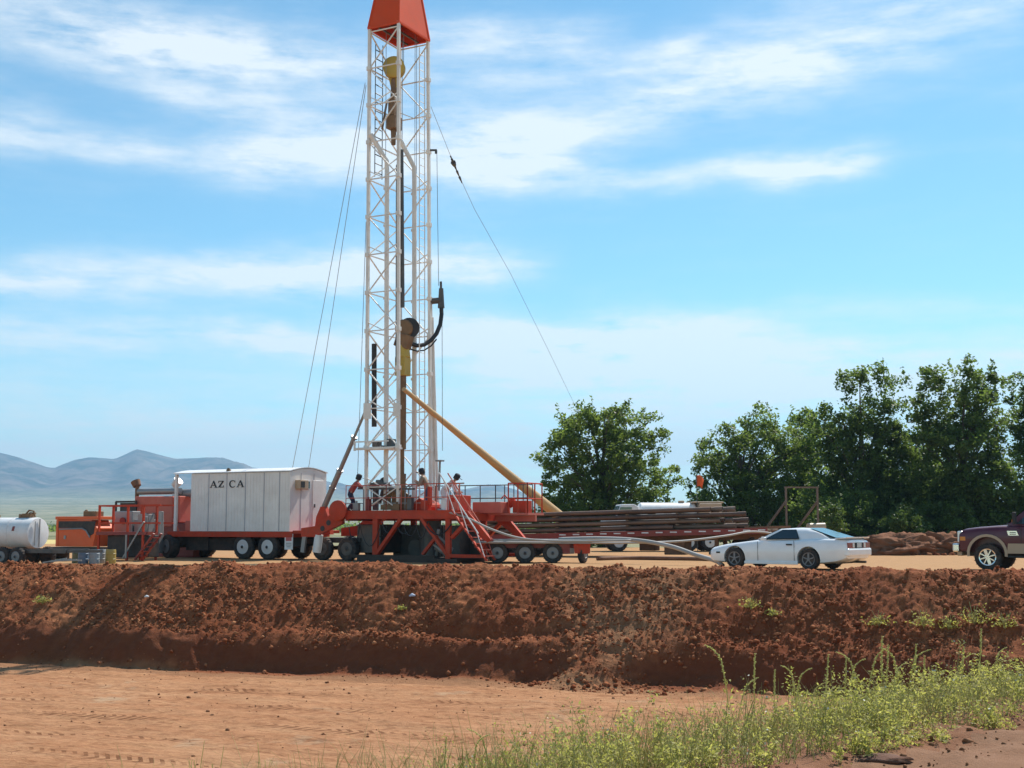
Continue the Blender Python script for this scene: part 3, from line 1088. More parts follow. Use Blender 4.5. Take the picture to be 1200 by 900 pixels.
# ------------------------------------------------------------------ wheels
def wheel(parent, c, r, w, axis=(0, 1, 0), rim=None, spokes=0, rim_f=0.56, dual=False):
    """tyre with treaded shoulders and a dished rim on the side opposite to axis (the near side)"""
    c = Vector(c)
    ax = Vector(axis).normalized()
    p0 = c - ax * w / 2
    tb = MB()
    ww = w
    prof = [(r * rim_f, 0.02 * w), (r * 0.80, 0), (r * 0.93, 0.03 * w), (r * 0.99, 0.14 * w), (r, 0.3 * w), (r, 0.7 * w), (r * 0.99, 0.86 * w), (r * 0.93, 0.97 * w), (r * 0.8, w), (r * rim_f, 0.98 * w)]
    tb.lathe(prof, p0, ax, 26)
    # tread lugs
    d, a, b, L = tb._axes((0, 0, 0), ax)
    for k in range(22):
        t = 2 * PI * k / 22
        rad = a * math.cos(t) + b * math.sin(t)
        tb.bar(c - ax * w * 0.36 + rad * (r + 0.004), c + ax * w * 0.36 + rad * (r + 0.004), r * 0.11, 0.014)
    if dual:
        tb.lathe(prof, p0 + ax * (w * 1.12), ax, 26)
    o = tb.build('wheel', M_TYRE, parent, smooth=True)
    rb = MB()
    rr = r * rim_f
    if spokes:
        rb.lathe([(rr * 1.04, 0.02), (rr * 1.02, -0.012), (rr * 0.90, -0.004), (rr * 0.86, 0.10)], p0, ax, 26, cap=False)
        rb.cur = 1
        rb.lathe([(rr * 0.87, 0.085), (rr * 0.5, 0.09), (0.01, 0.09)], p0, ax, 26, cap=False)
        rb.cur = 0
        rb.lathe([(rr * 0.24, -0.012), (rr * 0.30, 0.03), (rr * 0.30, 0.06)], p0, ax, 16)
        for k in range(spokes):
            t = 2 * PI * k / spokes + 0.3
            rad = a * math.cos(t) + b * math.sin(t)
            rb.bar(p0 + rad * rr * 0.2 + ax * 0.012, p0 + rad * rr * 0.92 + ax * 0.01, rr * (0.30 if spokes < 6 else 0.36), 0.035)
    else:
        rb.lathe([(rr * 1.03, -0.005), (rr * 0.94, -0.012), (rr * 0.88, 0.02), (rr * 0.60, 0.07), (rr * 0.55, 0.07), (rr * 0.42, 0.065), (rr * 0.36, -0.01), (rr * 0.20, -0.03), (0.01, -0.035)], p0, ax, 26)
        rb.cur = 1
        for k in range(5):
            t = 2 * PI * k / 5
            rad = a * math.cos(t) + b * math.sin(t)
            q = p0 + rad * rr * 0.66 + ax * 0.062
            rb.cyl(q, q - ax * 0.006, rr * 0.15, n=8)
        rb.lathe([(rr * 0.22, -0.032), (rr * 0.20, -0.05), (0.01, -0.055)], p0, ax, 14)
    rb.build('rim', [rim or M_RIM, M_BLACK], o, smooth=True)
    return o


# ------------------------------------------------------------------ drilling rig
RY = R(-28)
rig = thing('drilling_rig', 'tall drilling rig with white lattice mast and orange red crown on a red substructure', 'drilling rig', (-4.4, 50, 0), RY)
RIGM = Matrix.Translation((-4.4, 50, 0)) @ Matrix.Rotation(RY, 4, 'Z')
RIGI = RIGM.inverted()


def RL(px, py, Y):
    """pixel at depth Y in the rig's own frame"""
    return RIGI @ P(px, py, Y)


HX, HY = 0.735, 1.17
levels = [1.98] + [2.82 + 1.515 * k for k in range(13)]      # last one 20.7
TOP = 21.2
FLOOR = 1.95


def leg_xy(k, z):
    f = 1 - 0.0032 * (z - 2)
    lean = -0.0105 * (z - 2)
    sx, sy = [(-1, -1), (1, -1), (1, 1), (-1, 1)][k]
    return Vector((sx * HX * f + lean, sy * HY * f, z))


for k in range(4):
    lb = MB()
    lb.bar(leg_xy(k, 1.9), leg_xy(k, TOP), 0.11)
    for z in levels[1:-1]:
        lb.box(leg_xy(k, z), (0.17, 0.17, 0.16))
    lb.build('mast_leg', M_MAST, rig)
# bracing, one mesh per face of the mast
for face in (0, 2, 3):          # the right hand side of the mast is open
    a, b = face, (face + 1) % 4
    fb = MB()
    for i, z in enumerate(levels):
        if i:
            fb.bar(leg_xy(a, z), leg_xy(b, z), 0.042)
        if i + 1 < len(levels):
            z2 = levels[i + 1]
            flip = (i + face // 2) % 2 == 0
            if face in (1, 3):
                flip = not flip
            p0, p1 = (leg_xy(a, z), leg_xy(b, z2)) if flip else (leg_xy(b, z), leg_xy(a, z2))
            fb.bar(p0, p1, 0.042)
            if i < 3 or (face in (0, 3) and i < 4):
                p0, p1 = (leg_xy(b, z), leg_xy(a, z2)) if flip else (leg_xy(a, z), leg_xy(b, z2))
                fb.bar(p0, p1, 0.04)
    if face in (0, 2):
        for i, z in enumerate(levels[1:-1]):
            m_ = leg_xy(a, z).lerp(leg_xy(b, z), 0.5)
            if i % 2 == 0:
                fb.bar(leg_xy(a, z + 0.35), m_, 0.035)
                fb.bar(leg_xy(b, z + 0.35), m_, 0.035)
    fb.build('mast_bracing', M_MAST, rig)
# gusset plates where the boom and the ram hold the mast
for k_, dx_, sz_ in ((0, 0.08, (0.34, 0.03, 0.62)), (1, -0.02, (0.30, 0.03, 0.5))):
    gp = MB()
    gp.box(leg_xy(k_, 5.75) + Vector((dx_, -0.085, 0)), sz_)
    gp.build('gusset_plate', M_MAST, rig)

# crown: four sheet panels that taper upward round the crown sheaves
cz0, cz1 = TOP - 0.05, TOP + 3.1
cb = [leg_xy(k, cz0) * 1.0 for k in range(4)]
mid = Vector((sum(p.x for p in cb) / 4, sum(p.y for p in cb) / 4, 0))
cr = MB()
lo = [Vector((mid.x + (p.x - mid.x) * 1.07, mid.y + (p.y - mid.y) * 1.03, cz0)) for p in cb]
hi_ = [Vector((mid.x + (p.x - mid.x) * 0.55, mid.y + (p.y - mid.y) * 0.52, cz1)) for p in cb]
for k in range(4):
    j = (k + 1) % 4
    n_ = (lo[j] - lo[k]).cross(hi_[k] - lo[k]).normalized() * 0.012
    cr.add([lo[k] + n_, lo[j] + n_, hi_[j] + n_, hi_[k] + n_, lo[k] - n_, lo[j] - n_, hi_[j] - n_, hi_[k] - n_],
           [(0, 1, 2, 3), (7, 6, 5, 4), (0, 4, 5, 1), (2, 6, 7, 3)])
cr.box((mid.x, mid.y, cz1 + 0.03), (0.9, 1.2, 0.06))
crown = cr.build('crown', M_CROWN, rig)
ce = MB()
for k in range(4):
    ce.bar(lo[k], hi_[k], 0.07)
    ce.bar(lo[k], lo[(k + 1) % 4], 0.075)
ce.build('edge_frame', M_CROWN, crown)
cg = MB()
for f in (0.3, 0.65):
    cg.bar(lo[0].lerp(lo[1], f), lo[3].lerp(lo[2], f), 0.06)
for k in range(3):
    xx = mid.x - 0.25 + 0.25 * k
    cg.lathe([(0.10, 0), (0.36, 0.0), (0.40, 0.03), (0.36, 0.06), (0.10, 0.06)], (xx, mid.y, cz0 + 0.75), (1, 0, 0), 20)
cg.bar((mid.x - 0.5, mid.y, cz0 + 0.75), (mid.x + 0.5, mid.y, cz0 + 0.75), 0.09)
cg.build('crown_sheave', M_DKSTEEL, rig, smooth=True)

# guide rails inside the mast with bent tops
for (x, y) in ((-0.10, -0.75), (0.42, 0.45)):
    g = MB()
    tx = -0.0095
    g.tube([(x, y, 1.95), (x - 0.06, y, 9), (x - 0.12, y, 15.2), (x - 0.14, y, 15.7), (x - 0.62 + (0.1 if y > 0 else 0), y - 0.45, 16.75)], 0.095, 8)
    for z in (7.1, 10.2, 13.1, 14.6):
        g.box((x - 0.0095 * z, y - 0.02, z), (0.22, 0.06, 0.10))
    g.build('guide_rail', M_MAST, rig, smooth=True)
# ladder on the far side
ld = MB()
for s_ in (-0.2, 0.2):
    ld.tube([(0.72, 0.55 + s_, 1.95), (0.55, 0.55 + s_, 20.6)], 0.022, 6)
z = 2.2
while z < 20.5:
    x = lerp(0.72, 0.55, (z - 1.95) / 18.6)
    ld.cyl((x, 0.35, z), (x, 0.75, z), 0.013, n=5)
    z += 0.33
ld.build('ladder', M_MAST, rig)
ld = MB()
for s_ in (-0.26, 0.26):
    ld.tube([(-0.90, -0.35 + s_, 15.2), (-0.93, -0.35 + s_, 20.8)], 0.02, 6)
z = 15.4
while z < 20.7:
    ld.cyl((-0.91, -0.61, z), (-0.91, -0.09, z), 0.022, n=5)
    z += 0.36
ld.build('ladder', M_DKSTEEL, rig)
# drilling lines
dl = MB()
for (x, y) in ((0.02, -0.05), (0.12, 0.1), (-0.05, 0.12)):
    dl.tube([(x - 0.17, y, 20.9 + 0.4), (x - 0.16, y, 19.8)], 0.014, 5)
for (x, y) in ((-0.35, -0.5), (-0.28, 0.6), (0.25, 0.85), (0.33, 0.6)):
    dl.tube([(x - 0.15, y, 21.3), (x, y, 2.0)], 0.013, 5)
dl.build('drilling_line', M_CABLE, rig)
# travelling block and hook
tb = MB()
z0 = 19.75
xx = -0.16 - 0.2
BA = Vector((0.42, -0.9, 0)).normalized()
for dx in (-0.15, 0.0, 0.15):
    tb.lathe([(0.06, 0), (0.38, 0.0), (0.44, 0.03), (0.44, 0.08), (0.38, 0.11), (0.06, 0.11)], Vector((xx, -0.10, z0)) + BA * (dx - 0.05), BA, 28)
blk = tb.build('travelling_block', M_YELLOW, rig, smooth=True)
tb = MB()
tb.prism([(xx - 0.12, z0 - 0.85), (xx + 0.12, z0 - 0.85), (xx + 0.26, z0 - 0.3), (xx - 0.26, z0 - 0.3)], -0.14, -0.06)
tb.build('cheek_plate', M_YELLOW, blk)
hk = MB()
hk.cyl((xx, -0.10, z0 - 0.45), (xx, -0.10, z0 - 1.3), 0.11, 0.15, 12)
hk.box((xx, -0.10, z0 - 1.65), (0.30, 0.42, 0.7))
hk.box((xx + 0.02, -0.10, z0 - 2.3), (0.42, 0.55, 0.55))
hk.cyl((xx, -0.10, z0 - 2.5), (xx, -0.1, z0 - 3.2), 0.12, 0.09, 12)
hk.bar((xx - 0.2, -0.3, z0 - 1.4), (xx - 0.32, -0.45, z0 - 2.6), 0.08)
hk.build('hook', M_BROWNM, rig, bevel=0.03)
# kelly pipe down the middle
ke = MB()
ke.cyl((0.02, -0.10, 16.3), (0.16, -0.12, 9.9), 0.085, n=10)
ke.build('kelly', M_DKSTEEL, rig, smooth=True)
ke = MB()
ke.cyl((0.05, -0.42, 15.6), (0.12, -0.42, 7.7), 0.06, n=8)
ke.build('drilling_line', M_HOSE, rig, smooth=True)
# swivel with its sheave, below it the drive head and drill pipe
sw = MB()
sw.lathe([(0.05, -0.16), (0.32, -0.16), (0.36, -0.1), (0.36, 0.1), (0.32, 0.16), (0.05, 0.16)], (0.24, -0.12, 9.05), (0.5, -0.86, 0.0), 24)
sw.box((0.24, -0.12, 8.55), (0.6, 0.45, 0.55), rot=(0, R(18), 0.2))
swo = sw.build('swivel', M_BROWNM, rig, smooth=True, bevel=0.03)
sw = MB()
sw.lathe([(0.26, 0), (0.40, 0.0), (0.40, 0.14), (0.26, 0.14)], (0.38, 0.06, 9.08), (0.5, -0.86, 0.0), 24)
sw.build('sheave', M_BLACK, swo, smooth=True)
dh = MB()
dh.cyl((0.2, -0.12, 8.5), (0.2, -0.12, 7.9), 0.22, 0.30, 14)
dh.box((0.2, -0.12, 7.55), (0.46, 0.46, 0.75))
dh.build('drive_head', M_YELLOW, rig, bevel=0.03)
dp = MB()
dp.cyl((0.2, -0.12, 7.2), (0.22, -0.12, 4.3), 0.14, n=12)
dp.cyl((0.2, -0.12, 4.3), (0.22, -0.12, 1.9), 0.09, n=12)
dp.cyl((0.22, -0.12, 3.35), (0.22, -0.12, 2.5), 0.15, 0.13, 10)
dp.build('drill_pipe', M_BROWNM, rig, smooth=True)
# black counterweight tube on the left side
ct = MB()
p0, p1 = RL(438.5, 403, 49.6), RL(438.5, 500, 49.6)
ct.cyl(p0, p1, 0.10, n=12)
ct.build('counterweight_tube', M_BLACK, rig, smooth=True)
# standpipe on the right, gooseneck and the black hose hanging in a loop
sp = MB()
b0 = RL(513, 590, 50.9)
b1 = RL(506.5, 372, 50.9)
sp.cyl(b0, b1, 0.06, n=8)
b0 = RL(509, 588, 50.95)
b1 = RL(505, 350, 50.95)
sp.cyl(b0, b1, 0.055, n=8)
sp.build('standpipe', M_MAST, rig, smooth=True)
gn = MB()
gn.cyl(RL(504, 353, 50.8), RL(517, 352, 50.8), 0.13, 0.12, 10)
gn.cyl(RL(517, 361, 50.8), RL(517, 338, 50.8), 0.14, 0.09, 10)
gn.cyl(RL(516.8, 339, 50.8), RL(516.6, 330, 50.8), 0.05, 0.05, 8)
gn.build('gooseneck', M_DKSTEEL, rig, smooth=True)
hp = [(517, 358), (517.5, 368), (516, 380), (511.5, 391), (505, 399), (497, 404), (489, 405), (482, 403), (475, 398)]
hs = MB()
hs.tube([RL(px, py, lerp(50.8, 49.8, i / 8)) for i, (px, py) in enumerate(hp)], 0.085, 8)
hs.tube([RL(px, py + 3.5 + (3 if 2 < i < 8 else 0), lerp(50.8, 49.8, i / 8)) for i, (px, py) in enumerate(hp)][3:], 0.03, 6)
hs.build('rotary_hose', M_HOSE, rig, smooth=True)
# small arm with a hanging line
ar = MB()
ar.bar(RL(504, 176, 50.6), RL(512, 176, 50.6), 0.07)
ar.cyl(RL(511, 176, 50.6), RL(511, 180, 50.6), 0.05)
ar.tube([RL(512, 180, 50.6), RL(514, 335, 50.6)], 0.011, 5)
ar.tube([RL(518, 345, 50.6), RL(518.5, 528, 50.6)], 0.011, 5)
ar.build('cathead_arm', M_DKSTEEL, rig)
# racking platform
rp = MB()
c0 = RL(440, 521, 49.3)
rp.box((-0.25, -1.0, 4.30), (1.6, 0.75, 0.07))
for x in (-1.2, -0.55):
    rp.box((x, -1.32, 4.40), (0.06, 0.06, 0.36))
rp.bar((-1.2, -1.32, 4.56), (0.35, -1.32, 4.56), 0.05)
rp.bar((-1.2, -1.32, 4.28), (0.45, -1.32, 4.28), 0.08)
rp.build('racking_platform', M_MAST, rig)
rk = MB()
for k in range(7):
    rk.cyl((-0.6 + 0.13 * k, -0.9, 4.36), (-0.6 + 0.13 * k, -0.6, 4.36), 0.05 + 0.02 * (k % 2), n=8)
rk.box((-0.55, -0.75, 4.5), (0.25, 0.3, 0.22))
rk.box((0.12, -0.75, 4.53), (0.22, 0.3, 0.28))
rk.build('winch_roller', M_DKSTEEL, rig, smooth=True)
# the slanting tan boom and the raising ram
bm_ = MB()
q0, q1 = RL(473, 456, 48.6), RL(662, 610, 62.3)
bm_.cyl(q0, q1, 0.085, 0.27, 16)
boom = bm_.build('slanting_boom', M_TAN, rig, smooth=True)
bm_ = MB()
d_ = (q1 - q0).normalized()
bm_.cyl(q1 - d_ * 0.1, q1 + d_ * 0.06, 0.285, n=16)
bm_.box(q1 + d_ * 0.2 + Vector((0, 0, -0.8)), (0.5, 0.7, 1.5))
bm_.build('boom_foot', M_DKSTEEL, boom)
rm = MB()
q0, q1 = RL(429, 480, 49.3), RL(380, 594, 51.2)
for f0, f1, r in ((0, 0.28, 0.055), (0.28, 0.62, 0.085), (0.62, 1.0, 0.115)):
    rm.cyl(q0.lerp(q1, f0), q0.lerp(q1, f1), r, n=12)
for f in (0.28, 0.62, 0.8):
    rm.cyl(q0.lerp(q1, f - 0.008), q0.lerp(q1, f + 0.008), 0.14, n=12)
rm.build('raising_ram', M_STEEL, rig, smooth=True)
rb = MB()
rb.prism([(-0.4, 1.0), (0.4, 1.0), (0.25, 1.75), (0.1, 2.1), (-0.1, 2.1), (-0.3, 1.7)], -0.12, 0.12)
q = Vector((q1.x, q1.y, 0))
for v in range(len(rb.v)):
    rb.v[v] = (rb.v[v][0] + q.x, rb.v[v][1] + q.y, rb.v[v][2])
rb.build('ram_bracket', M_RED, rig)

# guy wires
gw = []
t0 = leg_xy(3, 17.9)
for (pa, ya), (pb, yb) in (((( 428, 97), 49.4), ((342, 552), 58)), (((429, 100), 49.4), ((361, 552), 60)),
                           (((429, 260), 51.0), ((419, 560), 52.2))):
    g = MB()
    e0, e1 = RL(*pa, ya), RL(*pb, yb)
    if pa[1] < 200:
        e1 = e0 + (e1 - e0) * 1.12
    g.tube([e0, e0.lerp(e1, 0.5) + Vector((0, 0, -0.12)), e1], 0.013, 5)
    g.build('guy_wire', M_CABLE, rig)
g = MB()
IY = lambda f: 1 / (1 / 50.6 + f * (1 / 135 - 1 / 50.6))
pts = [(505, 125, 50.6), (533, 195, IY(.12)), (556, 245, IY(.21)), (598, 320, IY(.39)), (640, 405, IY(.57)), (670, 467, IY(.70)), (740, 612, IY(1))]
g.tube([RL(*p) for p in pts], 0.010, 5)
gwo = g.build('guy_wire', M_CABLE, rig)
g = MB()
e0, e1 = RL(528, 183, IY(.10)), RL(540, 211, IY(.145))
for k in range(9):
    f = k / 8
    pp = e0.lerp(e1, f)
    w_ = 0.12 if k == 2 else (0.055 if k % 2 else 0.035)
    g.cyl(pp, e0.lerp(e1, (k + 1.02) / 8), w_, w_ * 0.7, 7)
g.build('turnbuckle', M_DKSTEEL, gwo)

# ---- substructure
sb = MB()
for y in (-1.42, 1.25):
    sb.box((1.05, y, 1.76), (5.3, 0.14, 0.32))
    sb.prism([(-1.60, 1.92), (-1.60, 1.42), (-2.9, 0.92), (-3.55, 0.92), (-3.55, 1.25), (-2.75, 1.35), (-2.25, 1.72), (-1.95, 1.95)], y - 0.09, y + 0.09)
    sb.prism([(3.69, 1.90), (3.69, 1.52), (4.35, 1.05), (4.75, 0.75), (4.95, 0.82), (4.35, 1.45), (3.95, 1.88)], y - 0.08, y + 0.08)
sb.box((1.05, -0.08, 1.83), (5.25, 2.5, 0.06))
for x in (-1.5, 0.2, 2.0, 3.6):
    sb.box((x, -0.08, 1.66), (0.16, 2.5, 0.26))
frame = sb.build('substructure', M_RED, rig)
for y in (-1.42, 1.25):
    s2 = MB()
    s2.bar((-0.10, y, 1.62), (-0.10, y, 0.1), 0.22, 0.14)
    s2.bar((1.05, y, 1.62), (-0.02, y, 0.3), 0.20, 0.12)
    s2.bar((1.95, y, 1.62), (3.05, y, 0.32), 0.19, 0.12)
    s2.bar((3.10, y, 1.62), (3.10, y, 0.1), 0.20, 0.14)
    s2.bar((3.25, y, 0.9), (4.0, y, 1.6), 0.18, 0.12)
    s2.bar((2.0, y, 0.3), (2.5, y, 0.85), 0.14, 0.1)
    s2.bar((3.2, y, 0.25), (4.7, y, 0.25), 0.16, 0.12)
    s2.bar((4.62, y, 0.2), (4.5, y, 0.85), 0.14, 0.1)
    s2.build('brace_frame', M_RED, rig)
bp = MB()
bp.box((1.4, -0.1, 0.07), (4.4, 3.1, 0.14))
bp.box((0.8, -1.55, 0.2), (3.6, 0.1, 0.12))
bp.build('base_mat', mat('dark_timber', (0.06, 0.04, 0.03), 0.85, var=0.3), rig)
# gooseneck arch with its round end and lightening holes
ga = MB()
ga.lathe([(0.34, -0.08), (0.40, -0.05), (0.40, 0.05), (0.34, 0.08)], (-1.72, -1.62, 1.92), (0, 1, 0), 20)
for (x, z) in ((-2.02, 1.62), (-2.3, 1.35), (-2.62, 1.12), (-1.80, 1.66)):
    pass
ga.build('arch_end', M_RED, rig, smooth=True)
hb = MB()
for (x, z) in ((-1.98, 1.70), (-2.24, 1.46), (-2.52, 1.24)):
    hb.cyl((x, -1.513, z), (x, -1.50, z), 0.11, n=12)
hb.build('lightening_hole', M_BLACK, rig)
# machinery under the floor, with dark boxes added to imitate the shade there
um = MB()
um.box((-0.95, 0.2, 0.85), (1.1, 1.7, 1.1))
um.cyl((1.5, -0.1, 0.15), (1.5, -0.1, 1.7), 0.42, n=16)
um.box((2.4, 0.5, 0.75), (0.7, 1.0, 1.2))
um.cyl((0.5, 0.4, 0.5), (0.5, 1.2, 0.5), 0.35, n=14)
um.box((0.35, 1.0, 0.75), (2.3, 0.35, 1.25))  # this box and the next are added fill, dark in place of shade
um.box((2.75, 0.95, 0.7), (1.1, 0.4, 1.15))
um.build('preventer_and_shade_fill', M_DKSTEEL, rig, bevel=0.03)
hz_ = MB()
hz_.tube([(2.2, -0.8, 0.25), (2.6, -1.2, 0.9), (3.0, -1.0, 0.5), (2.7, -0.7, 0.2), (2.3, -1.0, 0.5), (2.6, -1.3, 1.2)], 0.06, 8)
hz_.tube([(1.9, -1.2, 0.2), (2.3, -1.3, 0.7), (2.8, -1.3, 0.4)], 0.05, 8)
hz_.build('coiled_hose', M_GHOSE, rig, smooth=True)
for x in (-1.75, -2.95):
    wheel(rig, (x, -0.85, 0.45), 0.45, 0.26, rim=M_DKSTEEL)
for x in (-1.75, -2.95):
    ax = MB()
    ax.cyl((x, -1.0, 0.47), (x, 1.0, 0.47), 0.08)
    ax.build('axle', M_BLACK, rig)
ax = MB()
ax.box((-2.4, 0, 0.78), (2.2, 1.4, 0.2))
ax.build('bogie_frame', M_BLACK, rig)
for x in (-1.75, -2.95):
    wheel(rig, (x, 0.95, 0.47), 0.47, 0.28, axis=(0, -1, 0), rim=M_RIMDK)
# drawworks, rotary table, tongs and small iron on the floor
dw = MB()
dw.prism([(0.2, 1.90), (1.35, 1.90), (1.2, 2.25), (0.85, 2.42), (0.45, 2.12)], 0.1, 0.9)
dw.cyl((1.6, -0.9, 2.05), (1.6, 0.2, 2.05), 0.2, n=14)
dw.box((2.5, 0.2, 2.2), (0.55, 1.2, 0.6))
dw.build('drawworks', M_RED, rig, bevel=0.02)
tg = MB()
tg.cyl((0.22, -0.12, 1.88), (0.22, -0.12, 2.12), 0.45, 0.38, 18)
tg.bar((-1.3, -0.9, 2.78), (1.5, -1.25, 2.72), 0.07)
tg.box((0.25, -0.55, 2.6), (0.35, 0.3, 0.30))
tg.box((-0.35, -0.8, 2.92), (0.62, 0.45, 0.14))
tg.cyl((-0.35, -0.8, 2.75), (-0.35, -0.8, 3.1), 0.22, 0.16, 12)
tg.box((-0.95, -0.2, 2.5), (0.16, 0.2, 1.1))
tg.bar((-0.7, -0.3, 2.2), (-0.25, -0.5, 3.3), 0.10)
tg.build('power_tong', M_DKSTEEL, rig)
vl = MB()
for k in range(7):
    x = 0.05 + 0.16 * k
    vl.cyl((x, -1.0 + 0.05 * (k % 3), 2.0), (x, -1.0, 2.35 + 0.12 * (k % 3)), 0.05, 0.07, 8)
    vl.lathe([(0.03, 0), (0.12, 0), (0.12, 0.03), (0.03, 0.03)], (x, -1.02, 2.45 + 0.08 * (k % 3)), (0, 1, 0.3), 10)
vl.box((0.55, -1.0, 2.05), (1.3, 0.25, 0.2))
vl.build('valve_manifold', M_BROWNM, rig, smooth=True)
cbx = MB()
cbx.box((1.95, -1.15, 2.10), (0.30, 0.3, 0.36))
cbx.box((2.15, -1.2, 2.45), (0.10, 0.2, 0.7))
cbx.build('control_box', M_RED, rig, bevel=0.02)
# hand rails
def rails(pts, h0, hs, r, m, posts=True, name='hand_rail', n=2):
    b_ = MB()
    for h in hs:
        for a, c in zip(pts[:-1], pts[1:]):
            b_.cyl(Vector(a) + Vector((0, 0, h)), Vector(c) + Vector((0, 0, h)), r, n=6)
    for a, c in zip(pts[:-1], pts[1:]):
        for k in range(n + 1):
            q_ = Vector(a).lerp(Vector(c), k / n)
            b_.cyl(q_ + Vector((0, 0, h0)), q_ + Vector((0, 0, max(hs))), r, n=6)
    return b_.build(name, m, rig, smooth=True)
rails([(-2.05, 1.1, 1.9), (-1.45, 1.1, 1.9), (0.2, 1.2, 1.9)], 0, (0.55, 1.0), 0.022, M_DKSTEEL)
rails([(2.05, -1.4, 1.9), (3.55, -1.4, 1.9)], 0, (0.5, 1.0), 0.024, M_FADED, n=3)
rails([(-1.5, -1.42, 1.9), (0.35, -1.42, 1.9), (1.7, -1.42, 1.9)], 0, (0.5, 0.98), 0.017, M_FADED, n=2)
rails([(0.9, 1.25, 1.9), (3.6, 1.25, 1.9), (5.2, 1.25, 1.9)], 0, (0.5, 1.0), 0.022, M_DKSTEEL, n=4)
# hoses and cables slung about under the floor, small iron along the beam
hh = MB()
rgh = random.Random(31)
for k in range(9):
    x0 = -1.3 + 0.5 * k
    x1 = x0 + rgh.uniform(0.5, 1.3)
    zt0, zt1 = rgh.uniform(1.3, 1.55), rgh.uniform(1.2, 1.55)
    sag = rgh.uniform(0.25, 0.8)
    yy = -1.50 + rgh.uniform(-0.03, 0.25)
    hh.tube([(lerp(x0, x1, f / 6), yy, lerp(zt0, zt1, f / 6) - sag * (1 - (2 * f / 6 - 1) ** 2)) for f in range(7)], rgh.choice([0.018, 0.025, 0.032]), 6)
hh.build('slung_hose', M_HOSE, rig, smooth=True)
for k, (x, w_, h_) in enumerate(((-1.1, 0.25, 0.3), (-0.55, 0.18, 0.45), (0.75, 0.3, 0.25), (1.35, 0.2, 0.5), (2.85, 0.22, 0.4), (3.3, 0.3, 0.3))):
    cbo = MB()
    cbo.box((x, -1.28, 1.92 + h_ / 2), (w_, 0.18, h_))
    cbo.cyl((x, -1.28, 1.92 + h_), (x, -1.28, 2.0 + h_), 0.04, n=8)
    cbo.build('gear_box', [M_STEEL, M_DKRED, M_BROWNM, M_DKSTEEL, M_WHITE, M_FADED][k], rig, bevel=0.015)
pipes_ = MB()
for x in (-0.9, -0.7, 1.0, 1.15, 2.9):
    pipes_.tube([(x, -1.1, 1.9), (x, -1.1, 2.75), (x + 0.12, -1.0, 2.9), (x + 0.5, -0.8, 2.92)], 0.03, 6)
pipes_.box((0.2, -1.1, 2.2), (4.2, 0.03, 0.03))
pipes_.build('floor_piping', M_STEEL, rig, smooth=True)
# outrigger basket with red machine at the right end
bk = MB()
bk.box((4.75, 0.75, 1.78), (1.7, 1.3, 0.07))
bk.box((4.75, 0.75, 1.62), (1.7, 0.12, 0.22))
bk.build('side_deck', M_FADED, rig)
rails([(4.75, 0.15, 1.8), (5.55, 0.15, 1.8), (5.55, 1.35, 1.8)], 0, (0.55, 1.12), 0.03, M_RED)
mm = MB()
mm.box((5.1, 0.6, 2.05), (0.55, 0.5, 0.45))
mm.cyl((4.75, 0.6, 2.1), (4.6, 0.55, 2.3), 0.16, 0.2, 12)
mm.tube([(4.6, 0.5, 2.3), (4.4, 0.5, 2.5), (4.3, 0.4, 2.35)], 0.03, 6)
mm.build('winch_motor', M_RED, rig, bevel=0.02)
tk = MB()
tk.box((3.95, 0.3, 2.02), (1.2, 0.8, 0.42))
tk.build('tool_box', M_FADED, rig, bevel=0.02)
# steep steps down to the ground
st = MB()
a0, a1 = Vector((3.55, -1.95, 1.93)), Vector((5.0, -1.95, 0.12))
for y in (0, 0.62):
    st.bar(a0 + Vector((0, y, 0)), a1 + Vector((0, y, 0)), 0.12, 0.04)
sto = st.build('stairs', M_RED, rig)
st = MB()
for k in range(8):
    q_ = a0.lerp(a1, (k + 0.6) / 8.2)
    st.box((q_.x, q_.y + 0.31, q_.z + 0.02), (0.24, 0.56, 0.035))
st.build('tread', M_FADED, sto)
for y in (0, 0.62):
    st = MB()
    h0, h1 = a0 + Vector((-0.55, y, 1.35)), a1 + Vector((-0.35, y, 0.95))
    st.cyl(h0, h1, 0.026, n=8)
    for f in (0.1, 0.5, 0.95):
        st.cyl(a0.lerp(a1, f) + Vector((0, y, 0)), h0.lerp(h1, f), 0.016, n=6)
    st.build('stair_rail', M_WHITE if y == 0 else M_FADED, sto, smooth=True)
# tall thin vent pipe with a flat top on the floor, and grey drum
vp = MB()
p0, p1 = RL(514.5, 575, 50.4), RL(515.5, 540, 50.4)
vp.cyl(p0, p1, 0.045, n=8)
vp.box(p1, (0.26, 0.26, 0.06))
vp.build('vent_pipe', M_STEEL, rig)
gd = MB()
p0 = RL(535.5, 580, 50)
gd.cyl((p0.x, p0.y, p0.z - 0.35), (p0.x, p0.y, p0.z + 0.35), 0.13, n=12)
gd.bar((p0.x, p0.y, p0.z - 0.3), (p0.x, p0.y, 1.9), 0.06)
gd.build('air_filter', M_STEEL, rig, smooth=True)


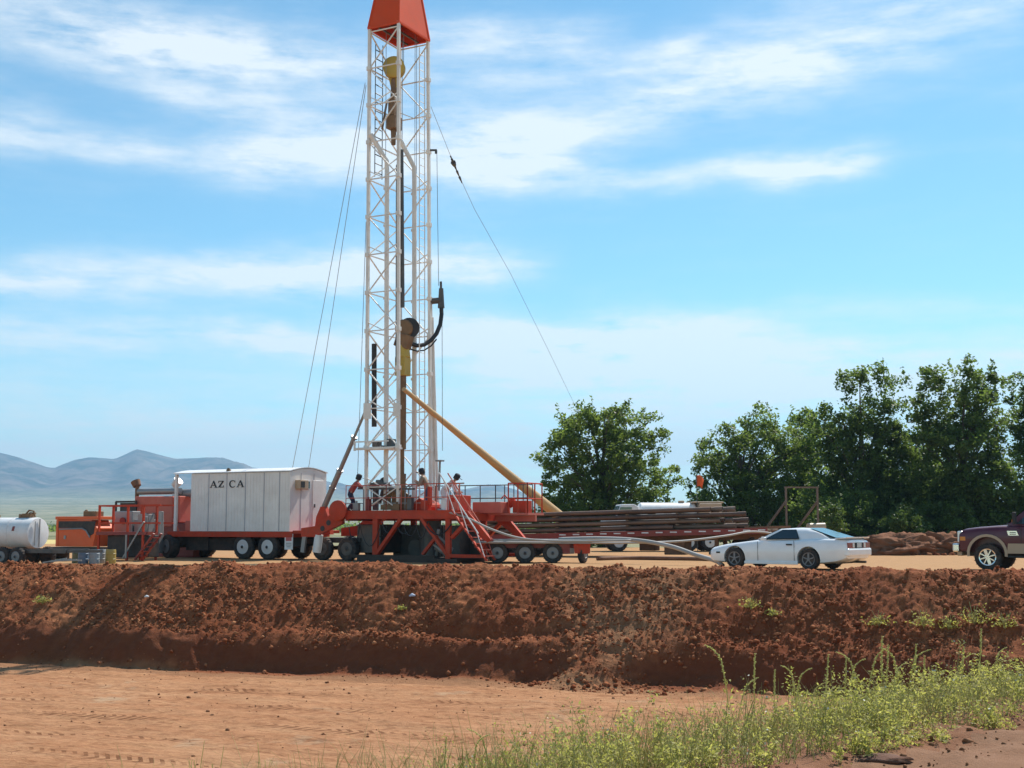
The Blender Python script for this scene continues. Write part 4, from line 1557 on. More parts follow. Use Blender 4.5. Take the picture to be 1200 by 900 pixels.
# ------------------------------------------------------------------ doghouse trailer (white shed on a red deck)
dg = thing('doghouse_trailer', 'red trailer carrying the white sheet metal shed with black AZ CA lettering', 'trailer', tuple(RIGM @ Vector((-7, -0.1, 0))), RY)
DX0, DX1, DY0, DY1 = -2.4, 2.72, -1.2, 1.2
DZ = 1.12
EAVE = 3.48
bd = MB()
arc = [(DY0, DZ), (DY1, DZ), (DY1, EAVE)]
for k in range(1, 8):
    t = k / 8
    arc.append((lerp(DY1, DY0, t), EAVE + 0.17 * math.sin(PI * t)))
arc.append((DY0, EAVE))
n = len(arc)
vs = [(DX0, y, z) for y, z in arc] + [(DX1, y, z) for y, z in arc]
fs = [tuple(range(n)), tuple(range(2 * n - 1, n - 1, -1))] + [((i + 1) % n, i, i + n, (i + 1) % n + n) for i in range(n)]
bd.add(vs, fs)
shed = bd.build('shed', M_HOUSE, dg, recalc=True)
rf = MB()
for k in range(10):
    t0_, t1_ = k / 10, (k + 1) / 10
    ya, yb = lerp(DY1 + 0.05, DY0 - 0.06, t0_), lerp(DY1 + 0.05, DY0 - 0.06, t1_)
    za, zb = EAVE + 0.015 + 0.17 * math.sin(PI * t0_), EAVE + 0.015 + 0.17 * math.sin(PI * t1_)
    x0, x1 = DX0 - 0.95, DX1 + 0.03
    rf.add([(x0, ya, za), (x1, ya, za), (x1, yb, zb), (x0, yb, zb), (x0, ya, za + 0.035), (x1, ya, za + 0.035), (x1, yb, zb + 0.035), (x0, yb, zb + 0.035)],
           [(0, 1, 2, 3), (7, 6, 5, 4), (0, 4, 5, 1), (2, 6, 7, 3), (1, 5, 6, 2), (0, 3, 7, 4)])
rf.build('roof', M_WHITE, shed, recalc=True)
sm = MB()
for x in (-1.45, -0.5, 0.47, 1.42, 2.2):
    sm.box((x, DY0 - 0.006, (DZ + EAVE) / 2), (0.035, 0.012, EAVE - DZ - 0.03))
for y in (-0.5, 0.35):
    sm.box((DX1 + 0.006, y, (DZ + EAVE) / 2), (0.012, 0.03, EAVE - DZ - 0.05))
sm.build('panel_seam', mat('seam_grey', (0.40, 0.39, 0.42), 0.6), shed)
# faint vertical corrugation
cg = MB()
x = DX0 + 0.06
while x < DX1 - 0.05:
    cg.box((x, DY0 - 0.004, (DZ + EAVE) / 2), (0.05, 0.012, EAVE - DZ - 0.04))
    x += 0.16
cg.build('rib', M_HOUSE, shed)
# lettering
def stroke(mb, x0, z0, x1, z1, w, y):
    d = Vector((x1 - x0, 0, z1 - z0)).normalized()
    nrm = Vector((-d.z, 0, d.x)) * w / 2
    a_, c_ = Vector((x0, y, z0)), Vector((x1, y, z1))
    vs = [a_ - nrm, c_ - nrm, c_ + nrm, a_ + nrm]
    vs += [v + Vector((0, 0.012, 0)) for v in vs]
    mb.add(vs, [(0, 1, 2, 3), (7, 6, 5, 4), (0, 4, 5, 1), (1, 5, 6, 2), (2, 6, 7, 3), (3, 7, 4, 0)])
lt = MB()
LH = 0.27
LZ = 2.90
ly_ = DY0 - 0.026
def letter_A(x, w):
    stroke(lt, x + 0.02, LZ, x + w * 0.5, LZ + LH, 0.028, ly_)
    stroke(lt, x + w * 0.46, LZ + LH, x + w - 0.03, LZ, 0.062, ly_ + 0.0015)
    stroke(lt, x + w * 0.22, LZ + LH * 0.33, x + w * 0.78, LZ + LH * 0.33, 0.026, ly_ + 0.003)
    stroke(lt, x - 0.03, LZ + 0.008, x + 0.085, LZ + 0.008, 0.02, ly_ + 0.0045)
    stroke(lt, x + w - 0.12, LZ + 0.008, x + w + 0.035, LZ + 0.008, 0.02, ly_ + 0.006)
def letter_Z(x, w):
    stroke(lt, x, LZ + LH - 0.015, x + w, LZ + LH - 0.015, 0.03, ly_)
    stroke(lt, x + w - 0.03, LZ + LH - 0.02, x + 0.04, LZ + 0.02, 0.062, ly_ + 0.0015)
    stroke(lt, x, LZ + 0.015, x + w, LZ + 0.015, 0.03, ly_ + 0.003)
    stroke(lt, x + 0.012, LZ + LH - 0.085, x + 0.012, LZ + LH, 0.022, ly_ + 0.0045)
    stroke(lt, x + w - 0.012, LZ, x + w - 0.012, LZ + 0.085, 0.022, ly_ + 0.006)
def letter_C(x, w):
    rx, rz = w / 2, LH / 2
    pts = [(x + rx + rx * math.cos(R(a_)), LZ + rz + rz * math.sin(R(a_))) for a_ in range(45, 320, 15)]
    for k, (p_, q_) in enumerate(zip(pts[:-1], pts[1:])):
        wd = 0.03 + 0.032 * max(0, -math.cos(R(45 + 15 * k + 7)))
        stroke(lt, *p_, *q_, wd, ly_ + 0.0002 * k)
    stroke(lt, x + w * 0.86, LZ + LH * 0.70, x + w * 0.86, LZ + LH, 0.022, ly_ - 0.0015)
x0 = -1.36
for fn_, dx_, w_ in ((letter_A, 0, 0.34), (letter_Z, 0.42, 0.28), (letter_C, 1.02, 0.31), (letter_A, 1.40, 0.34)):
    lt = MB()
    fn_(x0 + dx_, w_)
    lt.build('letter', M_INK, shed)
# end wall: air conditioner, dark window, hatch
ac = MB()
ac.box((DX1 + 0.13, -0.62, 2.98), (0.26, 0.55, 0.36))
acb = ac.build('air_conditioner', M_BEIGE, dg, bevel=0.02)
ac = MB()
ac.box((DX1 + 0.265, -0.72, 2.98), (0.01, 0.25, 0.24))
ac.build('grille', M_BLACK, acb)
wn = MB()
wn.box((DX1 + 0.02, -0.12, 2.98), (0.04, 0.38, 0.36))
wo = wn.build('window', M_WHITE, dg)
wn = MB()
wn.box((DX1 + 0.043, -0.12, 2.98), (0.008, 0.30, 0.28))
wn.build('pane', M_GLASS, wo)
dr = MB()
dr.box((DX1 + 0.015, 0.62, 2.2), (0.03, 0.72, 1.95))
do = dr.build('door', M_HOUSE, dg, bevel=0.01)
dr = MB()
dr.box((DX1 + 0.05, 0.36, 2.15), (0.04, 0.04, 0.14))
dr.build('handle', M_DKSTEEL, do)
# canopy post at the left end, lamp on the roof
for y in (DY0 + 0.06, DY1 - 0.06):
    cp = MB()
    cp.bar((DX0 - 0.86, y, DZ), (DX0 - 0.86, y, EAVE), 0.11)
    cp.build('canopy_post', M_HOUSE, dg)
lm = MB()
lm.cyl((-0.55, -1.0, EAVE + 0.1), (-0.55, -1.1, EAVE + 0.14), 0.07, 0.09, 10)
lm.box((-0.55, -0.97, EAVE + 0.1), (0.06, 0.06, 0.12))
lm.build('roof_lamp', M_BROWNM, dg)
# deck and chassis
dk = MB()
dk.box((-0.35, 0, DZ - 0.12), (6.5, 2.5, 0.22))
dk.box((3.15, 0, DZ - 0.02), (0.55, 2.4, 0.12))
deck = dk.build('deck', M_RED, dg, bevel=0.015)
ch = MB()
for y in (-0.45, 0.45):
    ch.box((-0.4, y, 0.72), (6.6, 0.14, 0.38))
for x in (-3.3, -1.6, 1.6, 2.7):
    ch.box((x, 0, 0.72), (0.12, 0.8, 0.2))
ch.box((-1.4, 0.1, 0.58), (2.0, 1.6, 0.5))
ch.box((-2.4, 0.2, 0.66), (1.2, 1.9, 0.66))
ch.build('chassis', M_BLACK, dg)
for x in (0.37, 1.62):
    wheel(dg, (x, -1.05, 0.5), 0.5, 0.27, rim=M_RIM)
    wheel(dg, (x, 1.05, 0.5), 0.5, 0.27, axis=(0, -1, 0), rim=M_RIM)
for y in (-1.08, 1.05):
    wheel(dg, (-3.55, y, 0.5), 0.5, 0.42, axis=(0.35, 1 if y < 0 else -1, 0), rim=M_RIMDK)
for x in (0.37, 1.62, -3.5):
    axl = MB()
    axl.cyl((x, -0.95, 0.5), (x, 0.95, 0.5), 0.07)
    axl.build('axle', M_BLACK, dg)
# mud flap, white placard with red mark, pale cylinder, red hatch
pl = MB()
pl.box((2.72, -1.22, 0.72), (0.40, 0.02, 0.62))
plo = pl.build('placard', M_WHITE, dg)
pl = MB()
pl.box((2.72, -1.232, 0.83), (0.28, 0.008, 0.16))
pl.build('placard_mark', mat('placard_red', (0.5, 0.12, 0.12), 0.6), plo)
pl = MB()
pl.box((2.72, -1.232, 0.66), (0.26, 0.006, 0.03))
pl.box((2.72, -1.232, 0.59), (0.28, 0.006, 0.03))
pl.box((2.72, -1.232, 0.52), (0.20, 0.006, 0.03))
pl.build('placard_text', M_STEEL, plo)
mf = MB()
mf.box((3.38, -1.1, 0.75), (0.18, 0.1, 0.9), rot=(0, R(8), 0))
mf.build('jack_leg', M_STEEL, dg)
cy = MB()
cy.cyl((4.1, -1.25, 0.32), (4.2, -1.25, 1.0), 0.17, n=14)
cy.build('air_tank', M_WHITE, dg, smooth=True)
rs = MB()
rs.box((-2.85, 0.0, 1.32), (0.75, 1.2, 0.4))
rs.box((-2.55, -1.0, 1.34), (0.3, 0.3, 0.42))
rs.prism([(-3.3, 1.12), (-3.1, 1.12), (-3.35, 1.62), (-3.5, 1.62)], -1.1, -1.04)
rs.build('battery_box', M_FADED, dg, bevel=0.02)
hr = MB()
for z in (1.45, 1.95):
    hr.cyl((-2.5, 1.1, z), (-3.3, 1.1, z), 0.025)
hr.cyl((-2.9, 1.1, 1.2), (-2.9, 1.1, 1.97), 0.025)
hr.build('canopy_rail', M_RED, dg)


# ------------------------------------------------------------------ engine skid behind the shed (faded red machine, exhaust stacks)
p = P(188, 615, 57)
en = thing('engine_skid', 'faded red engine unit with exhaust stacks partly hidden behind the white shed', 'engine', (p.x, 57, 0), RY)
e = MB()
e.box((0.35, 0, 2.05), (2.6, 1.3, 1.15))
e.box((1.0, -0.1, 1.95), (0.9, 1.5, 1.3))
e.build('engine_cover', M_FADED, en, bevel=0.04)
e = MB()
e.box((0.3, 0, 1.1), (4.6, 1.6, 0.7))
e.box((0.3, 0, 0.35), (4.4, 1.2, 0.7))
e.build('skid', M_DKRED, en, bevel=0.03)
e = MB()
e.cyl((-1.15, -0.2, 2.85), (1.3, -0.2, 2.85), 0.14, n=14)
e.cyl((0.9, 0.1, 2.75), (2.2, 0.1, 2.75), 0.2, n=14)
e.build('silencer', M_STEEL, en, smooth=True)
for x in (-1.25, 0.95):
    e = MB()
    e.cyl((x, -0.2, 2.6), (x, -0.2, 3.15), 0.09, n=10)
    e.cyl((x, -0.2, 3.1), (x + (0.22 if x > 0 else -0.12), -0.2, 3.32), 0.18, 0.22, 12)
    e.build('exhaust_stack', M_RUST if x < 0 else M_RIM, en, smooth=True)
e = MB()
for x in (-1.95, -0.75):
    e.bar((x, -0.75, 1.4), (x, -0.75, 2.4), 0.07)
e.bar((-1.95, -0.75, 2.4), (-0.75, -0.75, 2.4), 0.08)
e.bar((-1.95, 0.6, 2.4), (-0.75, 0.6, 2.4), 0.08)
e.box((-1.35, -0.1, 1.9), (0.9, 1.1, 0.9))
e.build('radiator', M_BLACK, en)
e = MB()
for k in range(5):
    e.cyl((-0.3 + 0.2 * k, -0.78, 1.45), (-0.3 + 0.2 * k, -0.78, 1.8 + 0.1 * (k % 2)), 0.06, n=8)
e.box((0.0, -0.85, 1.3), (1.3, 0.2, 0.25))
e.build('pump_head', M_STEEL, en)

# ------------------------------------------------------------------ orange mud tank and the red walkway with steps in front of it
p = P(98, 615, 53)
mt = thing('mud_tank', 'bright orange mud tank with a black stripe at the left of the red walkway', 'tank', (p.x, 53, 0), R(-18))
mt.scale = (0.78, 0.85, 0.92)
e = MB()
e.prism([(-1.15, 0.55), (1.15, 0.55), (1.4, 1.35), (1.0, 1.72), (-1.15, 1.72)], -0.7, 0.7)
e.build('tank_body', M_ORANGE, mt, bevel=0.03)
e = MB()
e.box((0.1, 0, 1.80), (2.6, 1.42, 0.14))
e.box((-1.02, 0, 1.2), (0.10, 1.46, 1.28))
e.build('rim_frame', M_ORANGE, mt, bevel=0.02)
e = MB()
e.prism([(-1.0, 1.36), (0.55, 1.36), (1.0, 1.02), (1.2, 1.12), (1.3, 1.66), (-1.0, 1.66)], -0.716, -0.70)
e.build('stripe', M_BLACK, mt)
e = MB()
e.tube([(-0.9, -0.74, 1.3), (0.5, -0.74, 1.34), (0.75, -0.74, 1.25), (1.0, -0.74, 0.95)], 0.035, 6)
e.box((-0.55, -0.72, 0.95), (0.12, 0.03, 0.16))
e.build('fitting', M_STEEL, mt)
e = MB()
e.box((0.1, 0, 0.42), (3.6, 1.2, 0.2))
for x in (-1.4, 0.1, 1.5):
    e.box((x, 0, 0.17), (0.2, 1.2, 0.34))
e.build('skid', M_BLACK, mt)
e = MB()
e.box((0.75, -0.2, 1.98), (0.8, 0.6, 0.25))
e.cyl((0.5, -0.3, 1.9), (0.35, -0.3, 2.15), 0.09, n=10)
e.build('pump', M_BROWNM, mt, bevel=0.03)

p = P(150, 615, 50.5)
wk = thing('stair_platform', 'dark red railed walkway platform with steps at the left end of the shed trailer', 'platform', (p.x, 50.5, 0), R(-18))
e = MB()
e.box((0, 0, 1.05), (2.2, 1.0, 0.12))
e.build('deck', M_DKRED, wk)
for x in (-1.0, 0.3, 1.0):
    e = MB()
    e.bar((x, -0.45, 0.0), (x, -0.45, 2.15), 0.075)
    e.bar((x, 0.45, 0.0), (x, 0.45, 2.15), 0.075)
    e.build('post', M_RED, wk)
e = MB()
for y in (-0.45, 0.45):
    for z in (1.45, 2.12):
        e.bar((-1.0, y, z), (1.75, y, z + (0.02 if z > 2 else 0)), 0.06)
for z in (1.45, 2.12):
    e.bar((-1.0, -0.45, z), (-1.0, 0.45, z), 0.06)
e.build('hand_rail', M_RED, wk)
e = MB()
e.bar((0.15, -0.48, 0.1), (1.05, -0.48, 1.5), 0.06)
e.bar((0.3, -0.50, 0.1), (0.3, -0.50, 1.0), 0.07)
e.build('brace', M_STEEL, wk)
e = MB()
for y in (-0.85, -0.35):
    e.bar((1.75, y, 1.05), (0.95, y, 0.05), 0.12, 0.05)
for k in range(5):
    f = (k + 0.5) / 5
    e.box((lerp(1.72, 1.0, f), -0.6, lerp(0.98, 0.1, f)), (0.2, 0.5, 0.03))
e.build('stairs', M_DKRED, wk)
e = MB()
e.box((0.75, 0.1, 1.45), (0.5, 0.4, 0.7))
e.cyl((0.95, -0.3, 1.11), (0.95, -0.3, 1.7), 0.12, n=12)
e.cyl((1.55, -0.1, 1.0), (1.55, -0.1, 1.9), 0.1, n=10)
e.build('mixing_hopper', M_STEEL, wk, bevel=0.02)
e = MB()
e.box((0.2, 0.1, 0.55), (1.9, 0.7, 0.85))
e.build('tank', M_BLACK, wk, bevel=0.03)

# pale steel plate box and grey pump seen just behind the walkway
p = P(163, 615, 54)
bx = thing('pump_unit', 'grey green pump box standing behind the red walkway rails', 'pump', (p.x, 54, 0), R(-20))
e = MB()
e.box((-0.5, 0, 1.2), (0.9, 0.8, 1.5))
e.box((0.5, 0, 0.9), (1.0, 0.7, 1.4))
e.build('housing', M_STEEL, bx, bevel=0.03)
e = MB()
e.cyl((0.5, -0.36, 1.3), (0.5, -0.44, 1.3), 0.22, n=14)
e.build('flange', M_DKRED, bx)
e = MB()
e.cyl((-0.5, -0.41, 1.55), (-0.5, -0.47, 1.55), 0.14, n=12)
e.build('flange', M_DKRED, bx)

# buckets and drums on the ground
bl = [(99, 654, 46.5, 'blue', 'blue plastic drum standing second from the left in the row below the orange tank', (0.10, 0.17, 0.27)),
      (112, 654, 46.4, 'grey', 'pale blue grey drum in the middle of the row below the walkway', (0.24, 0.30, 0.36)),
      (119, 654, 46.8, 'grey2', 'grey drum standing right beside the pale blue drum', (0.28, 0.31, 0.34)),
      (131, 653, 46.5, 'yellow', 'yellow brown drum at the right end of the row under the walkway', (0.33, 0.25, 0.06)),
      (92, 654, 46.9, 'green', 'dull green drum at the left end of the row below the orange tank', (0.12, 0.15, 0.09))]
for px, py, Yd, nm, lab, col in bl:
    p = P(px, 615, Yd)
    dr = thing('drum', lab, 'drum', (p.x, Yd, -0.02), 0, 'drums below the walkway')
    e = MB()
    e.lathe([(0.01, 0), (0.17, 0), (0.185, 0.03), (0.185, 0.17), (0.195, 0.18), (0.185, 0.19), (0.185, 0.36), (0.195, 0.37), (0.185, 0.38), (0.18, 0.50), (0.172, 0.52), (0.165, 0.505), (0.01, 0.505)], (0, 0, 0), (0, 0, 1), 18)
    e.build('drum_body', mat('drum_' + nm, col, 0.5, var=0.12, dirt=0.3, scale=4), dr, smooth=True)
    e = MB()
    e.cyl((0.08, 0, 0.5), (0.08, 0, 0.535), 0.035, n=8)
    e.build('cap', M_DKSTEEL, dr)

# white steel plate / grating lying at the crest
p = P(72, 660, 43)
gpl = thing('steel_scrap', 'pale bent steel bars lying on the crest below the orange tank', 'scrap', (p.x, 42.6, 0.12), R(-20))
e = MB()
for k in range(4):
    e.bar((-0.5 + 0.25 * k, -0.1 + 0.06 * k, 0.02 + 0.03 * k), (0.25 + 0.2 * k, 0.15, 0.16 - 0.02 * k), 0.045)
e.build('bar', M_STEEL, gpl)

# ------------------------------------------------------------------ white tank on a small trailer, far left
p = P(0, 615, 45)
tt_ = thing('tank_trailer', 'white cylindrical tank on a low trailer at the left edge of the picture', 'tank trailer', (p.x + 0.10, 45, 0), R(-22))
e = MB()
RT = 0.53
e.lathe([(0.01, 0), (RT * 0.6, 0.015), (RT * 0.97, 0.04), (RT, 0.09), (RT, 3.6), (RT * 0.97, 3.65), (RT * 0.6, 3.68), (0.01, 3.69)], (1.62, 0, 1.10), (-1, 0, 0), 32)
tank = e.build('tank', M_TANK, tt_, smooth=True)
e = MB()
for x in (-1.5, -0.4, 0.6):
    e.ring((x, 0, 1.10), (x + 0.06, 0, 1.10), RT + 0.012, RT - 0.01, 32)
e.build('band', M_TANK, tank)
e = MB()
e.bar((1.635, 0.0, 0.62), (1.635, 0.0, 1.58), 0.03)
e.bar((1.635, -0.22, 0.68), (1.635, -0.22, 1.5), 0.02)
e.build('sight_gauge', M_STEEL, tank)
e = MB()
e.box((0.95, -0.50, 1.25), (0.10, 0.03, 0.16), rot=(R(-18), 0, 0))
e.build('label_plate', M_DKRED, tank)
e = MB()
e.cyl((0.85, 0, 1.6), (0.85, 0, 1.75), 0.12, n=12)
e.tube([(0.95, 0, 1.7), (1.15, 0, 1.88), (1.35, 0, 1.85), (1.42, 0, 1.65)], 0.03, 6)
e.tube([(0.95, 0.1, 1.68), (1.1, 0.1, 1.8), (1.35, 0.1, 1.78)], 0.025, 6)
e.box((1.1, 0, 1.7), (0.35, 0.2, 0.14))
e.cyl((-0.2, 0, 1.6), (-0.2, 0, 1.72), 0.06, n=8)
e.build('tank_valve', M_BROWNM, tank, smooth=True)
e = MB()
for y in (-0.55, 0.55):
    e.box((0.7, y, 0.50), (5.2, 0.1, 0.14))
for x in (-1.7, -0.4, 0.9, 2.0, 3.2):
    e.box((x, 0, 0.49), (0.09, 1.1, 0.1))
for x in (-1.2, 0.0, 1.2):
    e.box((x, 0, 0.59), (0.12, 0.9, 0.08))
e.bar((3.3, -0.5, 0.5), (4.3, 0, 0.5), 0.09)
e.bar((3.3, 0.5, 0.5), (4.3, 0, 0.5), 0.09)
e.build('frame', M_DKSTEEL, tt_)
for x in (0.75, 1.38):
    wheel(tt_, (x, -0.72, 0.31), 0.31, 0.2, rim=M_RIMDK)
    wheel(tt_, (x, 0.72, 0.31), 0.31, 0.2, axis=(0, -1, 0), rim=M_RIMDK)

# ------------------------------------------------------------------ pipe trailer with its load
PA = Vector((-1.5, 59.0, 0))
PYAW = R(-22)
pt = thing('pipe_trailer', 'long red flatbed trailer loaded with stacked brown drill pipe', 'trailer', tuple(PA), PYAW)
TILT = 0.026
LT = 13.4


def tz(x, z):
    return z + TILT * x


e = MB()
for y in (-1.2, 1.2):
    e.add([(-1, y - 0.05, tz(-1, 0.68)), (LT, y - 0.05, tz(LT, 0.68)), (LT, y + 0.05, tz(LT, 0.68)), (-1, y + 0.05, tz(-1, 0.68)),
           (-1, y - 0.05, tz(-1, 0.92)), (LT, y - 0.05, tz(LT, 0.92)), (LT, y + 0.05, tz(LT, 0.92)), (-1, y + 0.05, tz(-1, 0.92))],
          [(3, 2, 1, 0), (4, 5, 6, 7), (0, 1, 5, 4), (1, 2, 6, 5), (2, 3, 7, 6), (3, 0, 4, 7)])
e.build('side_rail', M_DKRED, pt)
e = MB()
e.add([(-1, -1.14, tz(-1, 0.80)), (LT, -1.14, tz(LT, 0.80)), (LT, 1.14, tz(LT, 0.80)), (-1, 1.14, tz(-1, 0.80)),
       (-1, -1.14, tz(-1, 0.88)), (LT, -1.14, tz(LT, 0.88)), (LT, 1.14, tz(LT, 0.88)), (-1, 1.14, tz(-1, 0.88))],
      [(3, 2, 1, 0), (4, 5, 6, 7), (0, 1, 5, 4), (1, 2, 6, 5), (2, 3, 7, 6), (3, 0, 4, 7)])
e.build('deck', M_WOOD, pt)
e = MB()
for y in (-0.5, 0.5):
    e.bar((0.5, y, tz(0.5, 0.62)), (LT, y, tz(LT, 0.62)), 0.14, 0.34)
e.build('chassis_beam', M_RUST, pt)
e = MB()
k = 0
x = 4.5
while x < LT:
    e.box((x, -1.256, tz(x, 0.83)), (0.30, 0.008, 0.05))
    x += 0.62
e.build('reflector_strip', M_WHITE, pt)
for x in (1.2, 2.45):
    wheel(pt, (x, -0.95, 0.46), 0.46, 0.27, rim=M_RIMDK)
    wheel(pt, (x, 0.95, 0.46), 0.46, 0.27, axis=(0, -1, 0), rim=M_RIMDK)
for y in (-0.8, 0.8):
    e = MB()
    e.bar((11.2, y, 0.05), (11.2, y, tz(11.2, 0.7)), 0.16)
    e.box((11.2, y, 0.03), (0.35, 0.35, 0.05))
    e.build('landing_leg', M_RUST, pt)
e = MB()
e.box((9.4, -0.3, 0.42), (0.9, 1.2, 0.6))
e.box((8.0, 0.2, 0.52), (0.7, 0.8, 0.5))
e.build('tool_box', M_RUST, pt, bevel=0.03)

# pipes: two lots of different length, layer on layer
rgp = random.Random(5)
PIPEG = 'brown steel pipes stacked on the red trailer'
layer_h = 0.235
layers = [(0, 9), (1, 9), (2, 8), (3, 7)]
lname = ['bottom', 'second', 'third', 'top']
PM = [mat('pipe_a', (0.15, 0.09, 0.065), 0.55, 0.2, var=0.3, dirt=0.3, scale=0.9),
      mat('pipe_b', (0.20, 0.135, 0.10), 0.55, 0.2, var=0.25, dirt=0.3, scale=0.9),
      mat('pipe_c', (0.11, 0.065, 0.05), 0.55, 0.25, var=0.3, dirt=0.3, scale=0.9)]
ord_ = ['nearest', 'second nearest', 'third nearest', 'fourth', 'fifth', 'sixth', 'seventh', 'eighth', 'farthest']
for li, cnt in layers:
    for k in range(cnt):
        r = 0.092 + 0.012 * ((k * 7 + li * 3) % 3) / 2
        y = -1.02 + 0.255 * k + (0.06 if li % 2 else 0)
        x0 = -0.85 + rgp.uniform(-0.35, 0.5) + (0.5 if li == 2 else 0.0)
        x1 = rgp.choice([9.2, 10.2, 10.8, 11.9, 12.3]) + rgp.uniform(-0.3, 0.3) - 0.25 * li
        if k == 0:
            x1 = [9.4, 11.4, 12.5, 11.0][li]
        z = 1.02 + 0.02 + layer_h * li
        e = MB()
        p0 = Vector((x0, y, tz(x0, z)))
        p1 = Vector((x1, y + rgp.uniform(-0.03, 0.03), tz(x1, z)))
        d_ = (p1 - p0).normalized()
        e.ring(p0, p1, r, r * 0.78, 14)
        e.ring(p0, p0 + d_ * 0.35, r + 0.012, r * 0.78, 14)
        e.ring(p1 - d_ * 0.35, p1, r + 0.012, r * 0.78, 14)
        M_ = Matrix.Translation(PA) @ Matrix.Rotation(PYAW, 4, 'Z')
        e.v = [tuple(M_ @ Vector(v)) for v in e.v]
        o = e.build('steel_pipe', PM[(k + li) % 3], None, smooth=True)
        tag(o, 'brown steel pipe in the %s layer on the red trailer, %s of its row' % (lname[li], ord_[k]), 'pipe', PIPEG)
# timber dunnage between the layers
for li in range(4):
    for j, x in enumerate((1.0, 4.2, 7.4, 9.6)):
        e = MB()
        z = 0.90 + layer_h * li + (0 if li else 0.0)
        e.box((x, 0.0, tz(x, z + 0.012)), (0.12, 2.35, 0.045))
        e.v = [tuple(Matrix.Translation(PA) @ Matrix.Rotation(PYAW, 4, 'Z') @ Vector(v)) for v in e.v]
        o = e.build('dunnage_board', M_WOOD)
        tag(o, 'pale timber board under the %s layer of pipe, %s along the trailer' % (lname[li], ['first from the left', 'second from the left', 'third from the left', 'fourth from the left'][j]), 'board', 'timber boards between the pipe layers')

# ------------------------------------------------------------------ small flat trailer with three axles in front of the pipes
ft = thing('flat_trailer', 'low flat trailer with grey deck edge and three small wheels in front of the pipes', 'trailer', (0.75, 47.6, 0), R(-2))
e = MB()
e.box((0, 0, 0.80), (4.3, 1.9, 0.09))
for y in (-0.95, 0.95):
    e.box((0, y, 0.78), (4.32, 0.06, 0.16))
e.build('deck', M_STEEL, ft, bevel=0.01)
e = MB()
for y in (-0.6, 0.6):
    e.box((-0.1, y, 0.64), (4.0, 0.12, 0.2))
e.box((1.15, -0.1, 0.52), (0.45, 1.5, 0.34))
e.build('chassis', M_DKRED, ft)
for x in (-1.25, -0.25, 0.75):
    wheel(ft, (x, -0.78, 0.37), 0.37, 0.22, rim=M_RIMDK)
    wheel(ft, (x, 0.78, 0.37), 0.37, 0.22, axis=(0, -1, 0), rim=M_RIMDK)
wheel(ft, (1.85, -0.55, 0.37), 0.37, 0.2, axis=(-1, 0.35, 0), rim=M_RIMDK)
e = MB()
e.prism([(1.55, 0.35), (2.1, 0.35), (2.12, 0.72), (1.5, 0.72)], -0.9, -0.82)
e.build('mudguard', M_RED, ft)
e = MB()
for x in (-0.75, 0.25):
    e.box((x, 0, 0.55), (0.12, 1.3, 0.12))
for x in (-1.25, -0.25, 0.75):
    e.cyl((x, -0.7, 0.37), (x, 0.7, 0.37), 0.05)
e.build('axle', M_BLACK, ft)

# hoses
def hose(label, pts, r, m, name='hose'):
    e = MB()
    P_ = [Vector(p) for p in pts]
    # Catmull-Rom
    out = []
    for i in range(len(P_) - 1):
        p0, p1, p2, p3 = P_[max(i - 1, 0)], P_[i], P_[i + 1], P_[min(i + 2, len(P_) - 1)]
        for s in range(6):
            t = s / 6
            out.append(0.5 * ((2 * p1) + (p2 - p0) * t + (2 * p0 - 5 * p1 + 4 * p2 - p3) * t * t + (3 * p1 - p0 - 3 * p2 + p3) * t ** 3))
    out.append(P_[-1])
    e.tube(out, r, 8)
    o = e.build(name, m, None, smooth='all')
    return tag(o, label, 'hose', 'hoses running from the rig')
hose('pale hose sagging from the rig steps across the flat trailer to the right', [P(513, 597, 47.6), P(545, 606, 46.8), P(575, 620, 46.3), P(606, 630, 46.2), P(640, 633.5, 46.2), P(690, 634, 46.2), P(740, 633, 46)], 0.042, M_GHOSE)
hose('thick grey hose curving down from the flat trailer to the ground by the white car', [P(655, 632, 46.9), P(700, 631, 46.5), P(745, 633, 46), P(785, 640, 45), P(815, 650, 44), P(838, 657, 42.8), (6.9, 42.3, 0.06)], 0.075, M_GHOSE)
hose('thin pale hose running level past the pipes towards the white car', [P(560, 635, 46.5), P(640, 636, 46.5), P(740, 636, 47.5), P(800, 634, 48.5), P(850, 628, 49.5), P(880, 623, 50.5), P(905, 625, 52)], 0.04, M_GHOSE)
e_pts = [P(700, 650, 50), P(745, 647, 51), P(800, 646, 50), P(840, 646, 49)]
hose('dark hose lying along the ground under the pipe trailer', [(p.x, p.y, 0.08) for p in e_pts], 0.08, M_RUST)

# ------------------------------------------------------------------ rusty headboard trailer behind the white car
p = P(925, 615, 54)
M_FRAME = mat('grey_brown_frame', (0.17, 0.12, 0.095), 0.7, 0.2, var=0.25, dirt=0.2)
hb = thing('headboard_trailer', 'flat trailer with an open rusty headboard frame behind the white car', 'trailer', (p.x, 54, 0), R(10))
e = MB()
for x in (-0.12, 1.28):
    e.bar((x, 0, 1.1), (x, 0, 2.98), 0.07)
e.bar((-0.18, 0, 2.95), (1.34, 0, 2.95), 0.065)
e.build('headboard_frame', M_FRAME, hb)
e = MB()
e.bar((-0.12, 0.05, 2.35), (-0.75, 0.9, 1.15), 0.05, 0.09)
e.bar((1.28, 0.05, 2.35), (0.65, 0.9, 1.15), 0.05, 0.09)
e.build('brace', M_FRAME, hb)
e = MB()
e.box((-0.6, 0.9, 1.1), (3.6, 2.0, 0.12))
e.box((-0.6, 0.9, 0.92), (3.4, 0.8, 0.26))
e.bar((-2.0, -0.1, 1.25), (0.0, -0.1, 1.30), 0.09)
e.build('deck', M_RUST, hb)
e = MB()
